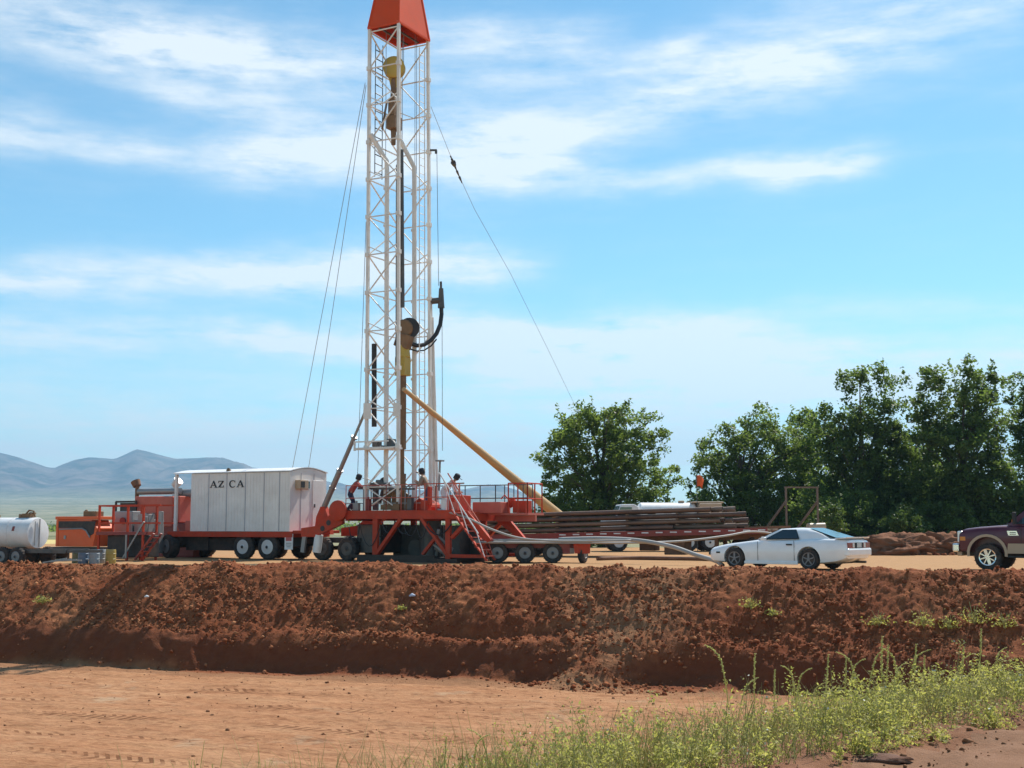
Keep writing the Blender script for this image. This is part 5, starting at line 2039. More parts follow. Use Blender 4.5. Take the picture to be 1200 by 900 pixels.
e.cyl((0.75, -0.15, 1.28), (1.5, -0.15, 1.30), 0.17, n=14)
e.build('end_roll', M_BEIGE, hb, smooth=True)
for x in (-1.5, -0.4):
    wheel(hb, (x, 0.1, 0.45), 0.45, 0.27, rim=M_RIMDK)
    wheel(hb, (x, 1.7, 0.45), 0.45, 0.27, axis=(0, -1, 0), rim=M_RIMDK)
e = MB()
e.bar((1.1, 0.4, 0.0), (1.1, 0.4, 1.05), 0.12)
e.bar((1.1, 1.4, 0.0), (1.1, 1.4, 1.05), 0.12)
e.build('landing_leg', M_RUST, hb)

# ------------------------------------------------------------------ white tank truck behind the pipes
p = P(735, 615, 68)
tr = thing('tank_truck', 'white tank truck whose cab roof and tank show above the pipes', 'truck', (p.x, 68, 0), R(4))
e = MB()
e.prism([(-1.3, 0.6), (0.45, 0.6), (0.45, 2.32), (0.25, 2.45), (-0.45, 2.45), (-0.75, 1.75), (-1.3, 1.6)], -0.95, 0.95)
e.build('cab', M_WHITE, tr, bevel=0.05)
e = MB()
e.prism([(-0.70, 1.78), (-0.5, 2.3), (0.1, 2.3), (0.1, 1.78)], -0.965, -0.95)
e.build('side_window', M_GLASS, tr)
e = MB()
e.add([(-0.78, -0.8, 1.78), (-0.78, 0.8, 1.78), (-0.52, 0.75, 2.36), (-0.52, -0.75, 2.36)], [(3, 2, 1, 0)])
e.build('windscreen', M_GLASS, tr)
e = MB()
e.lathe([(0.01, 0), (0.5, 0.05), (0.6, 0.15), (0.6, 3.0), (0.5, 3.1), (0.01, 3.15)], (0.55, 0, 1.95), (1, 0, 0), 28)
e.build('tank', M_TANK, tr, smooth=True)
e = MB()
e.box((4.3, 0, 2.15), (1.2, 1.6, 0.7))
e.box((2.9, 0, 2.6), (0.3, 0.3, 0.12))
e.box((4.2, 0, 2.56), (1.7, 1.2, 0.08))
e.build('equipment_box', M_BEIGE, tr, bevel=0.04)
e = MB()
e.box((2.0, 0, 0.85), (6.2, 0.9, 0.24))
e.box((2.6, 0, 1.2), (4.6, 1.7, 0.25))
e.build('chassis', M_DKSTEEL, tr)
for x in (-0.6, 3.1, 4.2):
    wheel(tr, (x, -0.85, 0.47), 0.47, 0.28, rim=M_RIM)
    wheel(tr, (x, 0.85, 0.47), 0.47, 0.28, axis=(0, -1, 0), rim=M_RIM)
# flag on a thin whip pole
p = P(817, 615, 66.5)
fl = thing('safety_flag', 'small orange flag on a thin whip pole above the white tank truck', 'flag', (p.x, 66.5, 0))
e = MB()
e.tube([(0, 0, 0), (0.02, 0, 2.4), (0.0, 0, 3.95)], 0.018, 6)
e.build('pole', M_DKSTEEL, fl)
e = MB()
vs, fs = [], []
for j in range(7):
    for i_ in range(5):
        u, v = j / 6, i_ / 4
        vs.append((0.02 + 0.36 * u * (1 - 0.25 * v), 0.09 * math.sin(u * 7 + v * 2), 3.92 - 0.5 * v - 0.22 * u * u + 0.05 * math.sin(v * 5 + u * 3)))
for j in range(6):
    for i_ in range(4):
        a_ = j * 5 + i_
        fs.append((a_, a_ + 1, a_ + 6, a_ + 5))
e.add(vs, fs)
o = e.build('cloth', mat('flag_orange', (0.80, 0.12, 0.02), 0.7, var=0.1), fl, smooth='all')
sd = o.modifiers.new('thickness', 'SOLIDIFY')
sd.thickness = 0.012


# ------------------------------------------------------------------ vehicles
def baked(o):
    """replace the mesh by its modified version"""
    dg_ = bpy.context.evaluated_depsgraph_get()
    me = bpy.data.meshes.new_from_object(o.evaluated_get(dg_))
    me.name = o.name
    o.modifiers.clear()
    o.data = me
    return o


def cut(o, cutters):
    cs = []
    for c in cutters:
        co = c.build('cutter', M_BLACK)
        co.matrix_world = o.matrix_world.copy() if o.parent is None else o.parent.matrix_world.copy()
        cs.append(co)
    keep = o.parent
    for co in cs:
        md = o.modifiers.new('cut', 'BOOLEAN')
        md.operation = 'DIFFERENCE'
        md.solver = 'EXACT'
        md.object = co
    bpy.context.view_layer.update()
    baked(o)
    for co in cs:
        me = co.data
        bpy.data.objects.remove(co)
        bpy.data.meshes.remove(me)
    try:
        o.data.set_sharp_from_angle(angle=R(35))
    except Exception:
        pass
    return o


def loft(stations, ring):
    """stations -> MB of one closed surface; ring(st) gives the half section from bottom centre to top centre (y>=0)"""
    mb = MB()
    rings = []
    for st in stations:
        h = ring(st)
        full = [(st[0], y, z) for y, z in h] + [(st[0], -y, z) for y, z in reversed(h[1:-1])]
        rings.append(full)
    n = len(rings[0])
    vs = [v for r_ in rings for v in r_]
    fs = []
    for k in range(len(rings) - 1):
        for i in range(n):
            j = (i + 1) % n
            fs.append((k * n + i, k * n + j, (k + 1) * n + j, (k + 1) * n + i))
    fs.append(tuple(range(n - 1, -1, -1)))
    m_ = (len(rings) - 1) * n
    fs.append(tuple(range(m_, m_ + n)))
    return mb.add(vs, fs)


def patch(corners, u0, u1, v0, v1, off=0.006, nu=4, nv=3, th=0.004, shear0=0.0, shear1=0.0):
    """thin panel lying on the bilinear quad a(u0v0) b(u1v0) c(u1v1) d(u0v1)"""
    a, b, c, d = [Vector(q) for q in corners]
    nrm = (b - a).cross(d - a).normalized()
    vs = []
    for o_ in (off, off - th):
        for i in range(nv + 1):
            v = lerp(v0, v1, i / nv)
            for j in range(nu + 1):
                u = lerp(u0 + shear0 * (v - v0), u1 + shear1 * (v - v0), j / nu)
                p = a.lerp(b, u).lerp(d.lerp(c, u), v)
                vs.append(p + nrm * o_)
    N = (nu + 1) * (nv + 1)
    fs = []
    for i in range(nv):
        for j in range(nu):
            q = i * (nu + 1) + j
            fs.append((q, q + 1, q + nu + 2, q + nu + 1))
            fs.append((N + q + nu + 1, N + q + nu + 2, N + q + 1, N + q))
    mb = MB()
    mb.add(vs, fs)
    return mb


def car_frame(px_axle, Y, x_axle, theta, name, label, cat):
    p = P(px_axle, 615, Y)
    rot = Matrix.Rotation(theta, 4, 'Z')
    off = rot @ Vector((x_axle, -0.85, 0))
    loc = (p.x - off.x, Y - off.y, 0)
    o = thing(name, label, cat, loc, theta)
    bpy.context.view_layer.update()
    return o


# --- white sports coupe
CT = R(-39)
car = car_frame(861, 41.4, 1.02, CT, 'sports_car', 'white two door sports coupe with sloping rear glass parked on the pad above the bank', 'car')
CZ = 0.0
XA, XB, WR = 1.02, 3.59, 0.325
st = [(0.00, .30, .56, .62), (0.05, .24, .62, .74), (0.18, .20, .67, .84), (0.5, .18, .735, .90), (0.8, .18, .785, .915), (1.1, .18, .825, .92), (1.5, .18, .875, .92),
      (1.8, .18, .905, .92), (2.3, .18, .91, .92), (2.9, .18, .92, .925), (3.3, .18, .935, .93), (3.7, .18, .955, .93), (4.1, .20, .965, .925), (4.45, .24, .955, .91), (4.68, .30, .935, .88), (4.80, .36, .90, .84), (4.83, .42, .86, .80)]


def ring_car(s):
    x, zb, zt, w = s
    h = zt - zb
    return [(0, zb), (w * .82, zb), (w * .95, zb + .04), (w * .985, zb + h * .22), (w, zb + h * .48), (w * .995, zb + h * .62), (w * .965, zb + h * .80), (w * .91, zt - .05), (w * .84, zt - .012), (w * .6, zt + .012), (0, zt + .02)]


body = loft(st, ring_car).build('body', M_CARW, car, smooth=True, recalc=True)
cutters = []
for xc in (XA, XB):
    for y in (-1, 1):
        c = MB()
        c.cyl((xc, y * 0.60, 0.335), (xc, y * 1.1, 0.335), 0.385, n=32)
        cutters.append(c)
cut(body, cutters)
# black rubbing strip, bonnet seam and window surround
for s in (-1, 1):
    e = MB()
    e.bar((0.35, s * 0.66, 0.735), (1.76, s * 0.74, 0.905), 0.012, 0.008)
    e.build('bonnet_seam', M_TRIM, car)
# greenhouse
gb = [(1.78, .80, .895), (4.42, .78, .95), (3.42, .545, 1.265), (2.52, .56, 1.255)]
g = MB()
def house(mb, gb, zb_, crown=0.03):
    fb, rb_, rt, ftp = gb
    sec = []
    rows = [(0.0, 0.0), (0.5, 0.03), (0.85, 0.035), (1.0, 0.0)]
    vs = []
    for f, bulge in rows:
        xf, wf, zf = [lerp(fb[i], ftp[i], f) for i in range(3)]
        xr, wr, zr = [lerp(rb_[i], rt[i], f) for i in range(3)]
        if f == 0:
            zf = zr = zb_
        row = []
        for s_ in range(7):
            u = s_ / 6
            row.append((lerp(xf, xr, u), -(lerp(wf, wr, u) + bulge), lerp(zf, zr, u)))
        for s_ in range(1, 6):
            row.append((xr + (0.05 if f < 1 else 0.0) * math.sin(PI * s_ / 6), lerp(-wr, wr, s_ / 6) , zr))
        for s_ in range(7):
            u = 1 - s_ / 6
            row.append((lerp(xf, xr, u), (lerp(wf, wr, u) + bulge), lerp(zf, zr, u)))
        for s_ in range(1, 6):
            row.append((xf - (0.06 if f < 1 else 0.0) * math.sin(PI * s_ / 6), lerp(wf, -wf, s_ / 6), zf))
        vs.append(row)
    n = len(vs[0])
    flat = [v for r_ in vs for v in r_]
    fs = []
    for k in range(len(vs) - 1):
        for i in range(n):
            j = (i + 1) % n
            fs.append((k * n + i, k * n + j, (k + 1) * n + j, (k + 1) * n + i))
    top = (len(vs) - 1) * n
    cx = lerp(ftp[0], rt[0], .5)
    flat.append((cx, 0, max(ftp[2], rt[2]) + crown))
    ci = len(flat) - 1
    for i in range(n):
        fs.append((top + i, top + (i + 1) % n, ci))
    fs.append(tuple(range(n - 1, -1, -1)))
    return mb.add(flat, fs)
house(g, gb, 0.86)
g.build('roof', M_CARW, car, smooth=True, recalc=True)


def quad_side(gb, s, bul=0.03):
    fb, rb_, rt, ft_ = gb
    if s < 0:
        return [(fb[0], -fb[1] - bul, fb[2]), (rb_[0], -rb_[1] - bul, rb_[2]), (rt[0], -rt[1] - bul, rt[2]), (ft_[0], -ft_[1] - bul, ft_[2])]
    return [(rb_[0], rb_[1] + bul, rb_[2]), (fb[0], fb[1] + bul, fb[2]), (ft_[0], ft_[1] + bul, ft_[2]), (rt[0], rt[1] + bul, rt[2])]


patch(quad_side(gb, -1), 0.075, 0.56, 0.04, 0.92, 0.006, shear0=0.06, shear1=0.02).build('window_surround', M_TRIM, car, recalc=True)
patch(quad_side(gb, -1), 0.10, 0.545, 0.10, 0.86, 0.012, shear0=0.06, shear1=0.02).build('side_window', M_GLASS, car, recalc=True)
patch(quad_side(gb, 1), 0.455, 0.90, 0.10, 0.86, 0.012, shear0=-0.02, shear1=-0.06).build('side_window', M_GLASS, car, recalc=True)
fb_, rb2, rt2, ft2 = gb
patch([(fb_[0] - .04, fb_[1], fb_[2]), (fb_[0] - .04, -fb_[1], fb_[2]), (ft2[0], -ft2[1], ft2[2]), (ft2[0], ft2[1], ft2[2])], 0.05, 0.95, 0.06, 0.94, 0.03).build('windscreen', M_GLASS, car, recalc=True)
M_HATCH = mat('tinted_hatch_glass', (0.10, 0.17, 0.18), 0.08, var=0.15, spec=0.9)
patch([(rb2[0] + .02, -rb2[1], rb2[2]), (rb2[0] + .02, rb2[1], rb2[2]), (rt2[0], rt2[1], rt2[2]), (rt2[0], -rt2[1], rt2[2])], 0.05, 0.95, 0.03, 0.97, 0.035).build('rear_window', M_HATCH, car, recalc=True)
e = MB()
e.prism([(4.42, .955), (4.80, .965), (4.84, 1.01), (4.45, .975)], -0.84, 0.84)
e.build('spoiler', M_CARW, car, bevel=0.012)
for y0, y1 in ((-0.80, -0.30), (0.30, 0.80)):
    e = MB()
    e.box((4.832, (y0 + y1) / 2, 0.76), (0.03, y1 - y0, 0.17))
    tl = e.build('tail_lamp', M_TAIL, car, bevel=0.008)
    e = MB()
    e.box((4.85, y0 + 0.40 if y0 < 0 else y1 - 0.40, 0.76), (0.008, 0.12, 0.13))
    e.build('reversing_lamp', M_LAMP, tl)
e = MB()
e.box((4.84, 0, 0.76), (0.02, 0.56, 0.17))
e.build('number_plate_panel', M_TRIM, car)
e = MB()
e.box((4.853, 0, 0.76), (0.006, 0.32, 0.14))
e.build('number_plate', M_RIM, car)
e = MB()
e.box((4.79, 0, 0.55), (0.20, 1.70, 0.24))
e.build('rear_bumper', M_CARW, car, bevel=0.05)
e = MB()
e.box((0.02, 0, 0.46), (0.12, 1.42, 0.10))
e.build('front_grille', M_TRIM, car, bevel=0.01)
for s in (-1, 1):
    e = MB()
    e.prism([(1.98, .90), (2.16, .90), (2.18, .99), (2.04, 1.01)], s * 0.95 - 0.06, s * 0.95 + 0.06)
    e.build('wing_mirror', M_CARW, car, bevel=0.02)
    e = MB()
    e.box((2.95, s * 0.925, 0.77), (0.20, 0.015, 0.045))
    e.build('door_handle', M_TRIM, car)
    e = MB()
    e.box((1.86, s * 0.918, 0.56), (0.010, 0.012, 0.60))
    e.box((3.12, s * 0.922, 0.58), (0.010, 0.012, 0.62))
    e.build('door_seam', M_TRIM, car)
    e = MB()
    e.box((0.42, s * 0.893, 0.50), (0.14, 0.02, 0.05))
    e.build('marker_lamp', M_AMBER if s > 0 else M_TRIM, car)
    e = MB()
    e.box((2.3, s * 0.90, 0.20), (1.85, 0.04, 0.09))
    e.build('side_skirt', M_CARW, car, bevel=0.01)
e = MB()
e.cyl((4.3, 0.45, 0.24), (4.86, 0.45, 0.24), 0.04, n=10)
e.box((3.9, 0.0, 0.26), (0.9, 1.2, 0.14))
e.build('exhaust', M_DKSTEEL, car)
for xc in (XA, XB):
    wheel(car, (xc, -0.80, WR), WR, 0.22, rim=M_RIMDK, spokes=5, rim_f=0.64)
    wheel(car, (xc, 0.80, WR), WR, 0.22, axis=(0, -1, 0), rim=M_RIMDK, spokes=5, rim_f=0.64)
e = MB()
for x in (2.35, 2.45):
    pass
e.box((2.75, -0.35, 0.86), (0.16, 0.45, 0.5))
e.box((2.75, 0.35, 0.86), (0.16, 0.45, 0.5))
e.build('seats', M_TRIM, car)

# --- maroon pickup
TT = R(-34)
pk = car_frame(1157, 39.4, 0.98, TT, 'pickup_truck', 'dark maroon pickup truck with beige lower trim parked at the right edge', 'pickup truck')
XA, XB, WR = 0.98, 4.55, 0.405
st = [(0.12, .62, 1.10, .90), (0.16, .58, 1.20, .95), (0.30, .56, 1.25, .975), (0.7, .55, 1.30, .985), (1.3, .52, 1.345, .99), (1.65, .50, 1.37, .99), (2.6, .50, 1.38, .995), (4.0, .50, 1.38, .995), (5.3, .52, 1.38, .99), (5.72, .56, 1.37, .98), (5.78, .62, 1.33, .96)]


def ring_pk(s):
    x, zb, zt, w = s
    h = zt - zb
    return [(0, zb), (w * .92, zb), (w * .97, zb + .03), (w * .985, zb + h * .3), (w, zb + h * .55), (w * .99, zb + h * .78), (w * .955, zt - .06), (w * .90, zt - .015), (w * .55, zt + .02), (0, zt + .03)]


body = loft(st, ring_pk).build('body', M_MAROON, pk, smooth=True, recalc=True)
cutters = []
for xc in (XA, XB):
    for y in (-1, 1):
        c = MB()
        c.cyl((xc, y * 0.62, 0.50), (xc, y * 1.15, 0.50), 0.52, n=32)
        cutters.append(c)
c = MB()
c.box((4.75, 0, 1.25), (1.85, 1.66, 0.8))
cutters.append(c)
cut(body, cutters)
gb = [(1.55, .90, 1.36), (3.95, .90, 1.36), (3.72, .74, 1.95), (2.20, .74, 1.93)]
g = MB()
house(g, gb, 1.33, 0.04)
g.build('cab', M_MAROON, pk, smooth=True, recalc=True)
for s in (-1, 1):
    q = quad_side(gb, s)
    a0, a1, b0, b1 = (0.10, 0.47, 0.53, 0.90) if s < 0 else (0.53, 0.90, 0.10, 0.47)
    patch(q, a0, a1, 0.07, 0.85, 0.012, shear0=0.03 if s < 0 else 0, shear1=0 if s < 0 else -0.03).build('side_window', M_GLASS, pk, recalc=True)
    patch(q, b0, b1, 0.07, 0.85, 0.012).build('side_window', M_GLASS, pk, recalc=True)
fb_, rb2, rt2, ft2 = gb
patch([(fb_[0] - .04, fb_[1], fb_[2]), (fb_[0] - .04, -fb_[1], fb_[2]), (ft2[0], -ft2[1], ft2[2]), (ft2[0], ft2[1], ft2[2])], 0.05, 0.95, 0.06, 0.94, 0.03).build('windscreen', M_GLASS, pk, recalc=True)
patch([(rb2[0], -rb2[1], rb2[2]), (rb2[0], rb2[1], rb2[2]), (rt2[0], rt2[1], rt2[2]), (rt2[0], -rt2[1], rt2[2])], 0.08, 0.92, 0.1, 0.9, 0.04).build('rear_window', M_GLASS, pk, recalc=True)
for s in (-1, 1):
    # wheel arch lips and lower trim in beige
    e = MB()
    for xc in (XA, XB):
        pts_o, n_ = [], 14
        vs, fs = [], []
        for k in range(n_ + 1):
            t = lerp(R(-8), R(188), k / n_)
            for rr_, yy in ((0.52, 1.0), (0.60, 0.995), (0.60, 0.96), (0.52, 0.96)):
                vs.append((xc + rr_ * math.cos(t), s * (yy + 0.022), 0.50 + rr_ * math.sin(t)))
        for k in range(n_):
            for i_ in range(4):
                j_ = (i_ + 1) % 4
                fs.append((k * 4 + i_, k * 4 + j_, k * 4 + 4 + j_, k * 4 + 4 + i_))
        fs.append((3, 2, 1, 0))
        fs.append((n_ * 4, n_ * 4 + 1, n_ * 4 + 2, n_ * 4 + 3))
        e2 = MB()
        e2.add(vs, fs)
        e2.build('wheel_arch', M_BEIGE, pk, recalc=True)
    e = MB()
    e.prism([(1.56, .52), (3.96, .52), (3.94, .82), (1.60, .82)], s * 1.0 - 0.012, s * 1.0 + 0.012)
    e.build('lower_trim', M_BEIGE, pk, recalc=True)
    e = MB()
    e.box((2.75, s * 0.97, 0.42), (2.3, 0.16, 0.06))
    e.build('running_board', M_TRIM, pk, bevel=0.02)
    e = MB()
    e.box((0.165, s * 0.76, 1.02), (0.16, 0.32, 0.34))
    hl = e.build('headlight', M_LAMP, pk, bevel=0.03)
    e = MB()
    e.box((0.26, s * 0.966, 0.96), (0.16, 0.02, 0.12))
    e.build('turn_signal', M_AMBER, hl)
    e = MB()
    e.prism([(1.62, 1.06), (1.92, 1.06), (1.86, 1.20), (1.58, 1.20)], s * 1.003 - 0.012, s * 1.003 + 0.012)
    fv = e.build('fender_vent', M_CHROME, pk, recalc=True)
    e = MB()
    for z in (1.10, 1.15):
        e.box((1.75, s * 1.017, z), (0.18, 0.012, 0.022))
    e.build('vent_slot', M_TRIM, fv)
    e = MB()
    e.bar((1.86, s * 0.94, 1.46), (1.84, s * 1.16, 1.50), 0.05)
    e.box((1.86, s * 1.22, 1.58), (0.10, 0.16, 0.36))
    mr = e.build('wing_mirror', M_TRIM, pk, bevel=0.02)
    e = MB()
    e.box((1.80, s * 1.22, 1.50), (0.012, 0.12, 0.08))
    e.build('mirror_lamp', M_AMBER, mr)
    for x in (2.62, 3.72):
        e = MB()
        e.box((x, s * 1.005, 1.22), (0.20, 0.03, 0.05))
        e.build('door_handle', M_CHROME, pk)
    e = MB()
    for x in (1.98, 2.86, 3.92):
        e.box((x, s * 0.997, 1.05), (0.012, 0.012, 0.60))
    e.build('door_seam', M_TRIM, pk)
e = MB()
e.box((0.04, 0, 0.68), (0.20, 1.96, 0.26))
e.build('front_bumper', M_CHROME, pk, bevel=0.04)
e = MB()
e.box((0.12, 0, 0.50), (0.16, 1.7, 0.14))
e.build('air_dam', M_BEIGE, pk, bevel=0.03)
e = MB()
e.box((0.11, 0, 1.02), (0.10, 1.14, 0.34))
for z in (0.94, 1.06):
    e.box((0.05, 0, z), (0.04, 1.10, 0.05))
e.build('grille', M_CHROME, pk, bevel=0.01)
e = MB()
e.box((5.84, 0, 0.66), (0.14, 1.9, 0.22))
e.build('rear_bumper', M_CHROME, pk, bevel=0.03)
for xc in (XA, XB):
    wheel(pk, (xc, -0.84, WR), WR, 0.28, rim=M_CHROME, spokes=8, rim_f=0.62)
    wheel(pk, (xc, 0.84, WR), WR, 0.28, axis=(0, -1, 0), rim=M_CHROME, spokes=8, rim_f=0.62)
e = MB()
for y in (-0.42, 0.42):
    e.box((2.9, y, 0.50), (5.3, 0.12, 0.16))
for xc in (XA, XB):
    e.cyl((xc, -0.75, WR), (xc, 0.75, WR), 0.07)
    e.lathe([(0.02, 0), (0.15, 0.05), (0.15, 0.2), (0.02, 0.25)], (xc, -0.1, WR), (0, 1, 0), 12)
e.build('chassis', M_BLACK, pk)


# ------------------------------------------------------------------ people on the rig floor
def skin(name, pts, edges, radii, m, parent, extra=None, sub=1):
    me = bpy.data.meshes.new(name)
    me.from_pydata([tuple(p) for p in pts], edges, [])
    o = bpy.data.objects.new(name, me)
    COL.objects.link(o)
    bm = bmesh.new()
    bm.from_mesh(me)
    ly = bm.verts.layers.skin.verify()
    bm.verts.ensure_lookup_table()
    for i, v in enumerate(bm.verts):
        v[ly].radius = radii[i] if isinstance(radii[i], tuple) else (radii[i], radii[i])
        v[ly].use_root = (i == 0)
    bm.to_mesh(me)
    bm.free()
    o.modifiers.new('skin', 'SKIN')
    s = o.modifiers.new('sub', 'SUBSURF')
    s.levels = s.render_levels = sub
    bpy.context.view_layer.update()
    baked(o)
    if extra is not None:
        bm = bmesh.new()
        bm.from_mesh(o.data)
        me2 = bpy.data.meshes.new('x')
        me2.from_pydata(extra.v, [], extra.f)
        bm.from_mesh(me2)
        bm.to_mesh(o.data)
        bm.free()
        bpy.data.meshes.remove(me2)
    o.data.materials.clear()
    o.data.materials.append(m)
    o.data.shade_smooth()
    o.parent = parent
    return o


def person(label, loc, yaw, lean, hz, knee_f, hands, shirt, trousers, cap, head_lean=None):
    root = thing('person', label, 'person', loc, yaw, 'crew working on the rig floor')
    d = Vector((math.sin(lean), 0, math.cos(lean)))
    hl = lean * 0.75 if head_lean is None else head_lean
    dh_ = Vector((math.sin(hl), 0, math.cos(hl)))
    fw = Vector((math.cos(hl), 0, -math.sin(hl)))
    pel = Vector((0, 0, hz))
    waist = pel + d * 0.20
    chest = pel + d * 0.42
    neck = pel + d * 0.53
    chin = neck + dh_ * 0.09 + fw * 0.02
    headm = neck + dh_ * 0.17 + fw * 0.02
    crownp = neck + dh_ * 0.25 + fw * 0.01
    pts = [pel, waist, chest, neck, chin, headm, crownp]
    rad = [(0.15, 0.11), (0.14, 0.105), (0.17, 0.115), 0.062, 0.072, (0.085, 0.1), 0.065]
    ed = [(0, 1), (1, 2), (2, 3), (3, 4), (4, 5), (5, 6)]
    ex = MB()
    ex.cyl(headm + fw * 0.085 - dh_ * 0.03, headm + fw * 0.12 - dh_ * 0.035, 0.022, 0.01, 6)
    arm_i = []
    for s, h in zip((-1, 1), hands):
        sh = chest + d * 0.05 + Vector((0, s * 0.20, 0))
        hv = Vector(h)
        v = hv - sh
        L = min(v.length, 0.56)
        hv = sh + v.normalized() * L
        bend = math.sqrt(max(0.0, 0.29 ** 2 - (L / 2) ** 2))
        el = sh.lerp(hv, 0.5) + Vector((0, s * 0.5, -0.85)).normalized() * bend
        b = len(pts)
        palm = hv + (hv - el).normalized() * 0.08
        pts += [sh, el, hv, palm]
        rad += [0.07, 0.05, 0.034, (0.042, 0.02)]
        ed += [(2, b), (b, b + 1), (b + 1, b + 2), (b + 2, b + 3)]
        arm_i.append((sh, el, hv))
        dd = (hv - el).normalized()
        sd = dd.cross(Vector((0, 0, 1))).normalized()
        dn = sd.cross(dd)
        for k in range(4):
            q0 = palm - dd * 0.01 + sd * (0.027 - 0.018 * k)
            q1 = q0 + dd * (0.045 + 0.006 * (k in (1, 2)))
            q2 = q1 + dd * 0.02 + dn * 0.03 * (1 if dn.z < 0 else -1)
            ex.tube([q0, q1, q2], 0.009, 6)
        q0 = hv + dd * 0.03 + sd * 0.03
        ex.tube([q0, q0 + dd * 0.03 + sd * 0.025, q0 + dd * 0.055 + sd * 0.022], 0.010, 6)
    leg_i = []
    for s in (-1, 1):
        hip = pel + Vector((0, s * 0.095, -0.04))
        kn = Vector((knee_f, s * 0.12, 0.06 + 0.5 * (hz - 0.06) + 0.0))
        an = Vector((-0.02 + 0.05 * s, s * 0.13, 0.08))
        toe = an + Vector((0.16, 0, -0.045))
        b = len(pts)
        pts += [hip, kn, an, toe]
        rad += [0.092, 0.062, 0.045, (0.045, 0.032)]
        ed += [(0, b), (b, b + 1), (b + 1, b + 2), (b + 2, b + 3)]
        leg_i.append((hip, kn, an, toe))
    skin('body', pts, ed, rad, M_SKIN, root, ex)
    # clothes
    P_, r_, e_ = [waist, pel + d * 0.02, chest, neck - d * 0.06], [(0.165, 0.125), (0.17, 0.13), (0.19, 0.135), 0.09], [(0, 1), (0, 2), (2, 3)]
    for sh, el, hv in arm_i:
        b = len(P_)
        P_ += [sh, el, el.lerp(hv, 0.75)]
        r_ += [0.088, 0.068, 0.052]
        e_ += [(2, b), (b, b + 1), (b + 1, b + 2)]
    skin('shirt', P_, e_, r_, shirt, root)
    P_, r_, e_ = [pel, waist - d * 0.06], [(0.165, 0.13), (0.158, 0.122)], [(0, 1)]
    for hip, kn, an, toe in leg_i:
        b = len(P_)
        P_ += [hip, kn, an + Vector((0, 0, 0.03))]
        r_ += [0.108, 0.08, 0.066]
        e_ += [(0, b), (b, b + 1), (b + 1, b + 2)]
    skin('trousers', P_, e_, r_, trousers, root)
    for hip, kn, an, toe in leg_i:
        skin('boot', [an + Vector((0, 0, 0.06)), an, toe + Vector((0.03, 0, 0.0))], [(0, 1), (1, 2)], [0.062, 0.066, (0.058, 0.045)], M_BLACK, root)
    e = MB()
    e.lathe([(0.118, 0), (0.120, 0.05), (0.105, 0.10), (0.06, 0.13), (0.01, 0.138)], headm + dh_ * 0.015 - fw * 0.005, dh_, 16)
    hb_ = headm + dh_ * 0.02 + fw * 0.15
    e.box(hb_, (0.13, 0.17, 0.014), rot=(0, hl, 0))
    e.build('cap', cap, root, smooth=True)
    e = MB()
    e.lathe([(0.105, -0.09), (0.112, -0.03), (0.110, 0.015)], headm - fw * 0.014, dh_, 14)
    e.build('hair', M_HAIR, root, smooth=True)
    for s in (-1, 1):
        pass
    return root


M_NAVY = mat('navy_cloth', (0.025, 0.035, 0.075), 0.85, var=0.2, dirt=0.15)
M_JEANS = mat('blue_jeans', (0.05, 0.075, 0.14), 0.85, var=0.2, dirt=0.25)
M_KHAKI = mat('khaki_cloth', (0.30, 0.22, 0.15), 0.85, var=0.2, dirt=0.2)
M_REDC = mat('red_cloth', (0.35, 0.07, 0.06), 0.85, var=0.2, dirt=0.15)
M_WHTC = mat('white_cloth', (0.70, 0.70, 0.72), 0.85, var=0.08, dirt=0.15)
M_CAPD = mat('dark_cap', (0.02, 0.022, 0.03), 0.8, var=0.2)
fz = 1.862
q = RIGM @ Vector((-1.72, -0.85, fz))
person('worker in a red shirt and dark cap reaching right at the left floor end', tuple(q), R(0), R(32), 0.74, 0.16,
       [(0.70, -0.18, 1.05), (0.72, 0.15, 1.02)], M_REDC, M_NAVY, M_CAPD, R(15))
q = RIGM @ Vector((-0.25, 0.2, fz))
person('worker in blue jeans stooping over inside the foot of the mast', tuple(q), R(175), R(48), 0.74, 0.12,
       [(0.5, -0.15, 0.55), (0.55, 0.15, 0.6)], M_JEANS, M_JEANS, M_CAPD)
q = RIGM @ Vector((1.75, -0.7, fz))
person('worker in a khaki shirt leaning on the controls beside the right mast leg', tuple(q), R(170), R(20), 0.86, 0.06,
       [(0.45, -0.2, 1.15), (0.40, 0.2, 1.10)], M_KHAKI, M_JEANS, M_CAPD)
q = RIGM @ Vector((2.55, -0.9, fz))
person('worker in a white shirt bowed forward at the top of the rig steps', tuple(q), R(-10), R(52), 0.82, 0.08,
       [(0.65, -0.15, 0.75), (0.62, 0.15, 0.75)], M_WHTC, M_WHTC, M_CAPD, R(30))


# ------------------------------------------------------------------ foreground weeds
def verge_xy(r, q):
    return RP[0] + r * RU[0] + q * RN[0], RP[1] + r * RU[1] + q * RN[1]


M_WEED = leaf_mat('weed_leaves', (0.22, 0.225, 0.05), (0.58, 0.53, 0.19), 0.5, 0.65)
M_WEED2 = leaf_mat('dry_weed_stems', (0.26, 0.24, 0.09), (0.42, 0.38, 0.17), 0.15, 0.7)
M_SPIKE = leaf_mat('pigweed_spike', (0.46, 0.45, 0.17), (0.68, 0.63, 0.30), 0.42, 0.7)
rg = np.random.RandomState(404)


